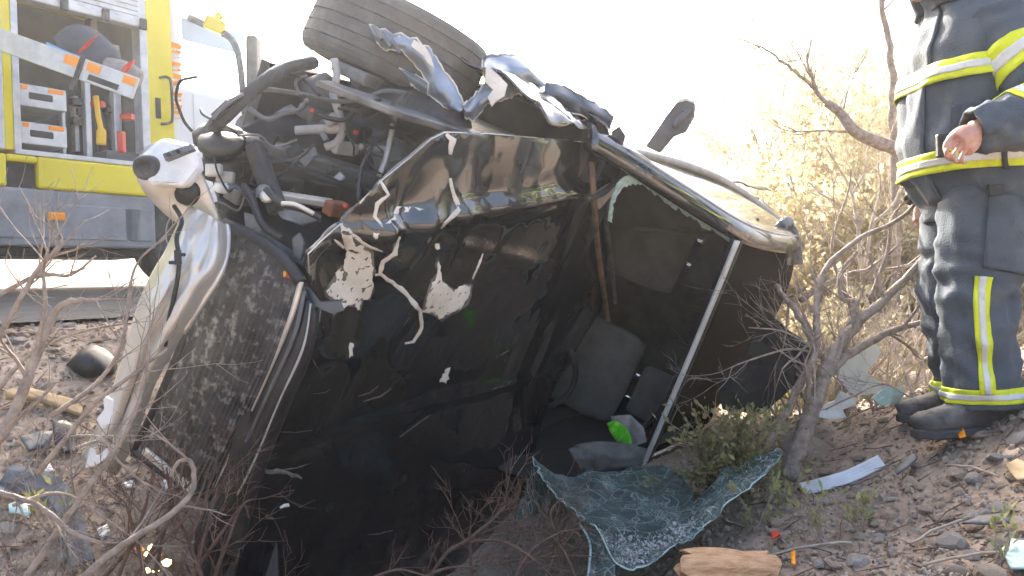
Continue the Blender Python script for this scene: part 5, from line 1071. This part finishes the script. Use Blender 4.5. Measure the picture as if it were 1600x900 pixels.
f2 = patch([PP([(905, 818, 2.36), (920, 830, 2.33), (936, 842, 2.3), (962, 884, 2.2)]), PP([(922, 850, 2.3), (930, 866, 2.28), (940, 872, 2.24), (962, 900, 2.17)]), PP([(918, 905, 2.2), (930, 915, 2.18), (945, 920, 2.16), (970, 930, 2.12)])], 5, 6)
m = MB(); m.grid(f2); m.build('glass_flap', 'cracked_glass', ws, smooth='open', solid=.006); edge([r[0] for r in f2], .004)
cr_ = MB(); rg = random.Random(8)
for k in range(420):
    i = int(rg.triangular(18, len(gw) - 1, 24)); j = int(rg.gauss(20, 6)); j = max(8, min(34, j)); p = gw[i][j] + Vector((0, 0, .005)) + rv(rg) * .012; p.z = max(p.z, gw[i][j].z + .004); s = rg.uniform(.0012, .0038); cr_.box(p, (s, s, s * .6), (rv(rg), rv(rg), rv(rg)))
o = cr_.build('glass_crumbs', 'light_plastic', ws); o['kind'] = 'stuff'
# ------------------------------------------------------------------ splintered log
lp = [GP(1068, 870, .035), GP(1200, 872, .04)]; A_, B_ = P(1072, 884, 2.17), P(1196, 886, 2.19); ax = (B_ - A_).normalized(); rings = []; rg = random.Random(4)
y_ = Vector((0, -.4, .92)); y_ = (y_ - ax * y_.dot(ax)).normalized(); z_ = ax.cross(y_); m = MB()
for i in range(15):
    t = i / 14; ring = []
    for k in range(22):
        a = 2 * math.pi * k / 22; rr = .046 * (1 + .22 * nz(math.cos(a) * 1.5, math.sin(a) * 1.5, t * .7 + 3) + .10 * nz(math.cos(a) * 5, math.sin(a) * 5, t * .5)) * (.82 + .18 * math.sin(math.pi * min(1, t * 1.4)))
        e = rg.uniform(-.02, .025) if i in (0, 14) else 0
        rr *= 1 + (.12 if (k * 7) % 5 == 0 else 0) - (.10 if (k * 3) % 7 == 0 else 0)
        ring.append(A_ + ax * ((B_ - A_).length * t + e * 1.6) + y_ * rr * math.cos(a) + z_ * rr * 1.1 * math.sin(a))
    rings.append(ring)
m.loft(rings); tag(m.build('splintered_log', 'wood_raw', None, smooth=False, loc=GP(1130, 890)), 'orange splintered log piece at the bottom below the windshield', 'log')
# amber shards with emission at lower left
m = thing('amber_shards', 'glowing amber shards among the lower left twigs', 'lamp', GP(240, 885))
mat('amber_glow', (1, .75, .3), .3, emit=(1.0, .62, .16), es=4.0)
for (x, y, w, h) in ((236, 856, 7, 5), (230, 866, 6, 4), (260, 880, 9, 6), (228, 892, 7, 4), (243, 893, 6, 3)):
    q = MB(); q.prism([P(x + w * math.cos(k * 1.05 + x) * (.7 + .3 * (k % 2)), y + h * math.sin(k * 1.05 + x), 1.95) for k in range(6)], Vector((0, .006, 0))); q.build('glow_shard', 'amber_glow', m, bevel=.001)
for (x, y) in ((222, 858), (214, 857), (248, 868)):
    q = MB(); q.prism([P(x + 4 * math.cos(k * 1.3), y + 3 * math.sin(k * 1.3), 1.96) for k in range(5)], Vector((0, .006, 0))); q.build('lens_shard', 'amber', m, bevel=.001)
# ------------------------------------------------------------------ vegetation
def wob(pts, amt, rg, n=5):
    c = cr(pts, n); return [c[0]] + [p + rv(rg) * amt for p in c[1:-1]] + [c[-1]]
def grow(m, p, d, L, r, lev, rg, curl=.35, up=.1, split=3, ratio=.62, lv=None, tips=None):
    n = 5; pts = [p]; q = p
    for i in range(n):
        d = (d + rv(rg) * curl * .45 + Vector((0, 0, up * .3))).normalized(); q = q + d * L / n; pts.append(q)
    rs = [lerp(r, r * .45, i / n) for i in range(n + 1)]
    m.tube(pts, rs, 5 if r > .004 else 4, False)
    if tips is not None and lev <= 1: tips += [(pts[i], (pts[i] - pts[i - 1]).normalized()) for i in range(2, n + 1)]
    if lev > 0:
        for k in range(split):
            i = rg.randint(1, n); dd = ((pts[i] - pts[i - 1]).normalized() + rv(rg) * .75).normalized(); grow(m, pts[i], dd, L * ratio * rg.uniform(.7, 1.15), max(rs[i] * .62, .0009), lev - 1, rg, curl, up, split, ratio, lv, tips)
def shrub(name, label, cat, base, mains, mt, rg, tw=3, lev=2, tl=.25, curl=.35, group=None, up=.1):
    t = thing(name, label, cat, base, group)
    for pts, r0, r1 in mains:
        c = wob(PP(pts), r1 * .35, rg); m = MB(); m.tube(c, [lerp(r0, r1, i / (len(c) - 1)) for i in range(len(c))], 8, True)
        for k in range(tw):
            i = rg.randint(2, len(c) - 1); d = ((c[i] - c[i - 1]).normalized() + rv(rg) * .8).normalized(); grow(m, c[i], d, tl * rg.uniform(.6, 1.3), max(.0016, lerp(r0, r1, i / len(c)) * .45), lev, rg, curl, up)
        m.build('branch', mt, t, smooth=True)
    return t
rg = random.Random(77)
shrub('bare_shrub', 'leafless grey shrub with thick forked trunk between car and firefighter', 'shrub', GP(1238, 715),
      [([(1230, 745, 3.0), (1250, 690, 3.0), (1272, 630, 3.0), (1288, 585, 3.02), (1302, 550, 3.04), (1345, 500, 3.08), (1400, 450, 3.12), (1445, 400, 3.15)], .040, .012),
       ([(1285, 592, 3.0), (1320, 558, 3.05), (1370, 528, 3.1), (1410, 512, 3.15), (1455, 500, 3.2)], .020, .010),
       ([(1195, 700, 2.95), (1225, 650, 2.98), (1250, 600, 3.0), (1275, 548, 3.02), (1276, 480, 3.05), (1290, 420, 3.1), (1345, 372, 3.15), (1400, 345, 3.2), (1440, 310, 3.25)], .018, .007),
       ([(1212, 446, 3.3), (1240, 480, 3.2), (1262, 520, 3.1), (1274, 552, 3.04)], .010, .016), ([(1300, 552, 3.04), (1330, 500, 3.1), (1338, 470, 3.12), (1318, 468, 3.14), (1312, 430, 3.16), (1340, 392, 3.2)], .014, .006),
       ([(1330, 480, 3.4), (1300, 400, 3.4), (1308, 350, 3.45), (1325, 300, 3.5), (1330, 265, 3.5)], .009, .003), ([(1250, 470, 3.6), (1320, 430, 3.6), (1400, 420, 3.6), (1470, 400, 3.7)], .014, .006),
       ([(1290, 560, 3.05), (1240, 545, 3.0), (1180, 560, 2.95), (1140, 575, 2.9)], .006, .002), ([(1290, 560, 3.05), (1230, 520, 3.0), (1170, 512, 2.95)], .005, .002),
       ([(1420, 620, 2.9), (1380, 600, 2.95), (1330, 620, 2.95), (1290, 640, 2.98)], .004, .003), ([(1360, 470, 3.3), (1385, 400, 3.3), (1395, 340, 3.3), (1420, 310, 3.3)], .012, .004)], 'bark', rg, 5, 2, .22)
for i, (x, y, d, lab) in enumerate(((1300, 470, 3.9, 'tangle of thin bare twigs behind the shrub trunk'), (1390, 480, 3.8, 'tangle of bare reddish twigs beside the firefighter leg'), (1250, 500, 4.3, 'dense bare twigs behind the roof of the car'), (1350, 420, 4.6, 'tall bare twigs behind the forked shrub'), (1590, 470, 4.3, 'bare twigs behind the firefighter at the right edge'), (1440, 430, 4.4, 'bare twigs rising just behind the firefighter knees'))):
    b = P(x, y + 60, d); b.z = ground_z(b.x, b.y); m = MB()
    for k in range(12): grow(m, b + Vector((rg.gauss(0, .12), rg.gauss(0, .12), 0)), Vector((rg.gauss(0, .6), rg.gauss(0, .4), 1)), rg.uniform(.3, .55), rg.uniform(.005, .010), 3, rg, .45, .05, 3, .62)
    tag(m.build('twig_bush', 'bark_pale' if i % 2 else 'bark', None, smooth=True, loc=b), lab, 'shrub', 'bare twig bushes')
# fallen trunk behind
m = MB(); a, b = GP(1240, 440), GP(1480, 430); a, b = P(1230, 420, 5.2), P(1500, 425, 4.9); a.z = ground_z(a.x, a.y) + .1; b.z = ground_z(b.x, b.y) + .1; m.tube(wob([a, a.lerp(b, .5), b], .02, rg), .09, 10); tag(m.build('fallen_trunk', 'bark_pale', None, smooth=True, loc=a), 'pale fallen tree trunk lying behind the shrub', 'log')
# tree to the right, its low limb reaching in over the bank
tb = P(1540, 430, 5.2); tb.z = ground_z(tb.x, tb.y)
tree = thing('bare_tree', 'leafless tree behind the firefighter with a limb reaching left', 'tree', tb)
m = MB(); tp_ = wob([tb - Vector((0, 0, .1)), tb + Vector((.05, 0, 1.0)), tb + Vector((.25, .1, 2.4)), tb + Vector((.2, .2, 4.2)), tb + Vector((.4, .3, 6))], .02, rg); m.tube(tp_, [lerp(.11, .03, i / (len(tp_) - 1)) for i in range(len(tp_))], 10)
for k in range(9): i = rg.randint(9, len(tp_) - 1); grow(m, tp_[i], Vector((rg.gauss(.6, .8), rg.gauss(0, .8), .6)), rg.uniform(.8, 1.5), .025, 3, rg, .3, .1)
m.build('trunk', 'bark', tree, smooth=True)
lm = cr(PP([(1540, 300, 5.2), (1460, 262, 5.0), (1410, 236, 4.8), (1370, 222, 4.7), (1335, 205, 4.6), (1312, 176, 4.6), (1290, 160, 4.6)]), 5)
m = MB(); m.tube(lm, [lerp(.055, .022, i / (len(lm) - 1)) for i in range(len(lm))], 8)
for seq, r0, r1 in (([(1312, 178, 4.6), (1285, 155, 4.55), (1270, 125, 4.5), (1262, 95, 4.5), (1268, 62, 4.5)], .014, .005), ([(1290, 160, 4.6), (1258, 125, 4.55), (1225, 98, 4.5), (1190, 75, 4.5), (1152, 60, 4.45)], .012, .003), ([(1335, 206, 4.6), (1290, 204, 4.6), (1238, 207, 4.6)], .008, .003), ([(1318, 170, 4.6), (1328, 130, 4.6), (1345, 100, 4.6)], .006, .002), ([(1270, 122, 4.5), (1255, 100, 4.5), (1250, 85, 4.5)], .005, .002)):
    c = wob(PP(seq), .006, rg); m.tube(c, [lerp(r0, r1, i / (len(c) - 1)) for i in range(len(c))], 6)
    for k in range(4): i = rg.randint(4, len(c) - 1); grow(m, c[i], rv(rg) + (c[i] - c[i - 1]).normalized(), .16, .004, 1, rg)
m.build('limb', 'bark', tree, smooth=True)
tb2 = P(1400, 430, 5.9); tb2.z = ground_z(tb2.x, tb2.y); m = MB(); c = wob([tb2] + PP([(1396, 250, 5.8), (1395, 135, 5.7), (1389, 60, 5.7), (1378, 5, 5.7), (1385, -60, 5.7), (1392, -200, 5.7)]), .01, rg); m.tube(c, [lerp(.035, .012, i / (len(c) - 1)) for i in range(len(c))], 8)
for k in range(6): i = rg.randint(16, len(c) - 1); grow(m, c[i], Vector((rg.gauss(0, 1), rg.gauss(0, .5), .5)), .5, .008, 2, rg)
tag(m.build('sapling', 'bark', None, smooth=True, loc=tb2), 'thin leafless sapling standing left of the firefighter shoulder', 'tree')
# dry bushes lit from behind, on the bank
def dry_bush(base, h, w, nl, label, mt='leaf_dry', tmt='bark_pale', grp='dry bushes on the bank', name='dry_bush', ls=(.035, .085), stems=16):
    t = thing(name, label, 'bush', base, grp); m = MB(); tips = []
    for k in range(stems): grow(m, base + Vector((rg.gauss(0, w * .15), rg.gauss(0, w * .15), -.03)), Vector((rg.gauss(0, .55), rg.gauss(0, .55), 1)), h * rg.uniform(.45, .75), .012 * h, 3, rg, .35, .12, 3, .62, None, tips)
    m.build('stems', tmt, t, smooth=True); m = MB()
    for k in range(nl):
        p, d = rg.choice(tips); q = p + rv(rg) * rg.random() * .06 * h; leaf(m, q, (d + rv(rg) * .9), rv(rg), rg.uniform(*ls), rg.uniform(*ls) * .28)
    m.build('foliage', mt, t); return t
for (px, d, h, w, lab) in ((1240, 7.2, 1.9, 1.0, 'straw coloured dry bush just right of the car roof'), (1310, 8.0, 2.6, 1.2, 'tall straw coloured bush under the reaching limb'), (1385, 7.4, 2.3, 1.0, 'dry yellow bush left of the firefighter hip'), (1285, 10.5, 3.4, 1.5, 'far pale bush rising above the car roof'), (1370, 10.0, 3.3, 1.5, 'far pale bush behind the limb near the firefighter'), (1470, 8.5, 1.8, 1.2, 'dry bush hidden behind the firefighter waist'), (1600, 7.0, 1.4, 1.0, 'dry bush at the right edge behind the firefighter'), (1330, 5.9, .7, .6, 'low dry bush behind the twig tangle'), (1225, 5.6, .6, .5, 'low dry bush close behind the car roof')):
    b = P(px, 430, d); b.z = ground_z(b.x, b.y); dry_bush(b, h, w, 12000 if h > 1 else 1600, lab)
shrub('pale_shrub', 'sunlit whitish bare branches below the reaching limb', 'shrub', P(1350, 420, 5.0),
      [([(1345, 420, 5.0), (1340, 350, 5.0), (1330, 300, 5.0), (1310, 262, 5.0), (1290, 230, 5.0)], .014, .005), ([(1352, 420, 5.0), (1362, 350, 5.0), (1375, 300, 5.0), (1372, 255, 5.0)], .014, .005), ([(1340, 350, 5.0), (1310, 320, 5.0), (1280, 300, 5.0), (1265, 285, 5.0)], .010, .004), ([(1362, 350, 5.0), (1395, 320, 5.0), (1410, 285, 5.0)], .010, .004), ([(1330, 305, 5.0), (1350, 270, 5.0), (1350, 240, 5.0)], .008, .003), ([(1345, 400, 5.0), (1300, 370, 5.0), (1260, 350, 5.0)], .010, .004)], 'bark_pale', rg, 6, 2, .30)
# dry grass on the bank
gm = MB()
for k in range(9000):
    y = rg.uniform(4.8, 14); x = rg.uniform(.28, .75) * y
    if srd(x, y) > 3.6: continue
    p = Vector((x, y, ground_z(x, y) - .01)); d = Vector((rg.gauss(0, .35), rg.gauss(0, .35), 1)); leaf(gm, p, d, rv(rg), rg.uniform(.10, .32), rg.uniform(.003, .007))
tag(gm.build('dry_grass', 'grass_dry'), 'dry straw grass on the far bank', None, kind='stuff')
# olive green bush by the roof, leafy sprigs
def leafy(name, label, base, top_pts, nl, mt, L, rg, stem_r=.004, spread=.03, group=None, smt='bark'):
    t = thing(name, label, 'bush', base, group); m = MB(); lm = MB()
    for tp in top_pts:
        mid = base.lerp(tp, .5) + rv(rg) * (tp - base).length * .12; c = cr([base + rv(rg) * .01, mid, tp], 6); m.tube(c, [lerp(stem_r, stem_r * .3, i / (len(c) - 1)) for i in range(len(c))], 5, False)
        for k in range(nl):
            i = rg.randint(4, len(c) - 1); d = ((c[i] - c[i - 1]).normalized() + rv(rg) * .8); leaf(lm, c[i] + rv(rg) * spread * rg.random(), d, rv(rg) + Vector((0, 0, .8)), L * rg.uniform(.6, 1.2), L * .22 * rg.uniform(.7, 1.2))
    m.build('stems', smt, t, smooth=True); lm.build('foliage', mt, t); return t
bb_ = GP(1130, 765)
leafy('olive_bush', 'dense olive green bush beside the car roof and windshield', bb_, [P(rg.gauss(1145, 50), rg.uniform(635, 752), rg.uniform(2.66, 3.0)) for k in range(80)], 34, 'leaf_olive', .034, rg, .004, .045)
for (x, y, n_, lab) in ((1215, 800, 7, 'bright green sprig right of the windshield'), (1345, 835, 7, 'pale green sprig on the dirt below the trim strip'), (1180, 830, 6, 'green sprig behind the splintered log'), (1285, 850, 5, 'low green sprig between log and dirt'), (880, 880, 5, 'green leaves in the twigs below the windshield corner'), (1560, 890, 4, 'mossy green tuft at lower right'), (100, 860, 4, 'green sprig among lower left debris'), (1370, 640, 5, 'dull green moss tuft by the white plastic')):
    b = GP(x, min(y, 896)); leafy('leafy_sprig', lab, b, [b + Vector((rg.gauss(0, .06), rg.gauss(0, .05), rg.uniform(.05, .17))) for k in range(n_)], 9, 'leaf_bright', .034, rg, .0025, .012)
# left foreground shrub: bare branches crossing the picture
shrub('thorny_shrub', 'leafless grey branches crossing the left foreground', 'shrub', GP(60, 895),
      [([(-30, 720, 1.5), (20, 650, 1.5), (55, 560, 1.52), (85, 490, 1.55), (110, 470, 1.56), (150, 470, 1.58)], .012, .004), ([(30, 920, 1.55), (90, 830, 1.55), (150, 745, 1.56), (205, 660, 1.58), (228, 580, 1.6), (236, 500, 1.62)], .0075, .0025),
       ([(110, 920, 1.6), (180, 860, 1.62), (250, 815, 1.64), (288, 785, 1.66), (304, 755, 1.68), (298, 722, 1.68), (278, 722, 1.68), (268, 745, 1.68)], .008, .0035), ([(-20, 560, 1.5), (30, 470, 1.5), (60, 420, 1.52), (92, 385, 1.54), (96, 372, 1.54)], .006, .0025),
       ([(55, 560, 1.52), (70, 480, 1.5), (68, 430, 1.5), (74, 388, 1.5)], .005, .002), ([(60, 740, 1.58), (140, 640, 1.58), (200, 590, 1.6), (262, 545, 1.62)], .006, .003), ([(0, 770, 1.5), (60, 790, 1.5), (110, 830, 1.5), (160, 850, 1.52)], .006, .003),
       ([(80, 650, 1.6), (150, 600, 1.62), (190, 540, 1.62), (200, 470, 1.64), (215, 410, 1.66), (260, 370, 1.68)], .005, .002), ([(-20, 470, 1.5), (60, 430, 1.52), (110, 430, 1.53), (150, 400, 1.54)], .005, .002), ([(-10, 620, 1.6), (40, 560, 1.62), (120, 520, 1.64), (200, 505, 1.66)], .005, .002),
       ([(20, 790, 1.62), (90, 770, 1.64), (150, 800, 1.66), (220, 850, 1.68)], .004, .002), ([(120, 700, 1.66), (160, 690, 1.68), (185, 720, 1.7), (240, 770, 1.72)], .0035, .002)], 'bark', rg, 5, 1, .12, .3)
shrub('low_bramble', 'reddish brown tangled twigs under the radiator', 'shrub', GP(300, 880),
      [([(x0, 915, d), (x0 + dx * .4, 850, d), (x0 + dx * .8, 790, d + .03), (x0 + dx, 720 + o, d + .05)], .0055, .002) for x0, dx, d, o in ((180, 60, 1.78, 10), (210, 80, 1.8, -30), (240, 30, 1.82, 0), (270, 60, 1.85, 20), (300, 40, 1.88, 40), (200, 130, 1.8, 0), (320, -60, 1.86, 10), (150, 150, 1.84, 30), (290, 110, 1.92, 60), (230, -40, 1.75, 60), (330, 60, 1.92, 90))], 'bark_red', rg, 3, 2, .13, .4)
shrub('low_bramble', 'dry brown twigs arching in front of the hood at the bottom', 'shrub', GP(820, 895),
      [([(670, 905, 2.0), (700, 862, 2.0), (740, 845, 2.02), (790, 848, 2.03), (835, 875, 2.04), (870, 910, 2.05)], .005, .003), ([(738, 910, 2.0), (735, 870, 2.0), (733, 830, 2.02)], .005, .002), ([(720, 850, 2.0), (760, 820, 2.05), (790, 790, 2.08)], .005, .003),
       ([(780, 880, 2.1), (850, 870, 2.12), (915, 868, 2.14)], .004, .002), ([(850, 905, 2.1), (870, 850, 2.15), (860, 800, 2.2), (880, 780, 2.25)], .004, .002), ([(900, 905, 2.1), (880, 860, 2.1), (850, 830, 2.15), (815, 825, 2.2)], .004, .002), ([(800, 910, 2.0), (830, 860, 2.05), (880, 830, 2.1), (905, 835, 2.12)], .004, .002),
       ([(640, 915, 1.95), (690, 890, 1.95), (740, 885, 1.96)], .005, .002), ([(560, 915, 1.9), (620, 890, 1.92), (680, 905, 1.92)], .004, .002)], 'bark_red', rg, 6, 2, .14, .4)
for i, (x, y, d, lab) in enumerate(((715, 880, 2.2, 'dark brown dry twigs below the middle of the hood'), (800, 870, 2.35, 'dark brown dry twigs left of the windshield glass'), (860, 880, 2.2, 'dry twigs under the left corner of the windshield'), (590, 905, 2.05, 'dry twigs at the bottom edge under the hood'), (420, 905, 1.95, 'dry twigs at the bottom under the front fascia'))):
    b = P(x, y, d); b.z = ground_z(b.x, b.y) - .01; m = MB()
    for k in range(9): grow(m, b + Vector((rg.gauss(0, .09), rg.gauss(0, .05), 0)), Vector((rg.gauss(0, .9), rg.gauss(0, .4), .8)), rg.uniform(.10, .20), rg.uniform(.0025, .0045), 3, rg, .5, .0, 3, .66)
    tag(m.build('twig_bush', 'bark_red', None, smooth=True, loc=b), lab, 'shrub', 'dry twigs under the hood')
for i, (x, y, d, lab) in enumerate(((40, 800, 1.85, 'fine pale dry twigs at the left edge in front'), (130, 840, 1.9, 'fine pale dry twigs left of the glowing amber shards'), (60, 640, 2.3, 'fine pale dry twigs over the wooden slat'), (150, 690, 2.15, 'fine pale dry twigs before the bumper beam'), (330, 850, 2.0, 'fine reddish twigs below the radiator'))):
    b = P(x, y, d); b.z = ground_z(b.x, b.y) - .01; m = MB()
    for k in range(9): grow(m, b + Vector((rg.gauss(0, .12), rg.gauss(0, .06), 0)), Vector((rg.gauss(0, .9), rg.gauss(0, .4), .9)), rg.uniform(.12, .24), rg.uniform(.002, .0038), 3, rg, .4, .05, 3, .66)
    tag(m.build('twig_bush', 'bark_red' if x > 300 else 'bark', None, smooth=True, loc=b), lab, 'shrub', 'fine dry twigs at left')
# long straw stems on the dirt at right
for (x0, y0, x1, y1, lab) in ((1425, 850, 1525, 805, 'thin straw stick on the dirt right of the sprig'), (1440, 885, 1580, 868, 'long thin stick along the bottom right'), (1480, 728, 1560, 745, 'broken stick with a pale end on the dirt'), (1200, 870, 1330, 848, 'thin dark twig right of the log')):
    a, b = GP(x0, y0, .012), GP(x1, y1, .015); m = MB(); m.tube(wob([a, a.lerp(b, .5) + Vector((0, 0, .01)), b], .004, rg, 3), .004, 5); tag(m.build('stick', 'bark_pale', None, smooth=True, loc=a), lab, 'stick')
GLARE_DENSITY = .003

# ------------------------------------------------------------------ thin air volume added to imitate veiling lens glare
hz_m = bpy.data.materials.new('glare_veil'); hz_m.use_nodes = True; hn, hl_ = hz_m.node_tree.nodes, hz_m.node_tree.links
hn.remove(hn['Principled BSDF']); pv = hn.new('ShaderNodeVolumePrincipled'); pv.inputs['Color'].default_value = (.95, .95, .95, 1); pv.inputs['Density'].default_value = GLARE_DENSITY; pv.inputs['Anisotropy'].default_value = .7
hl_.new(pv.outputs[0], hn['Material Output'].inputs['Volume'])
m = MB(); m.box((0, 0, 3.2), (430, 430, 5.1)); hzo = m.build('glare_veil', hz_m); tag(hzo, 'thin air volume added to imitate lens glare', None, kind='stuff')
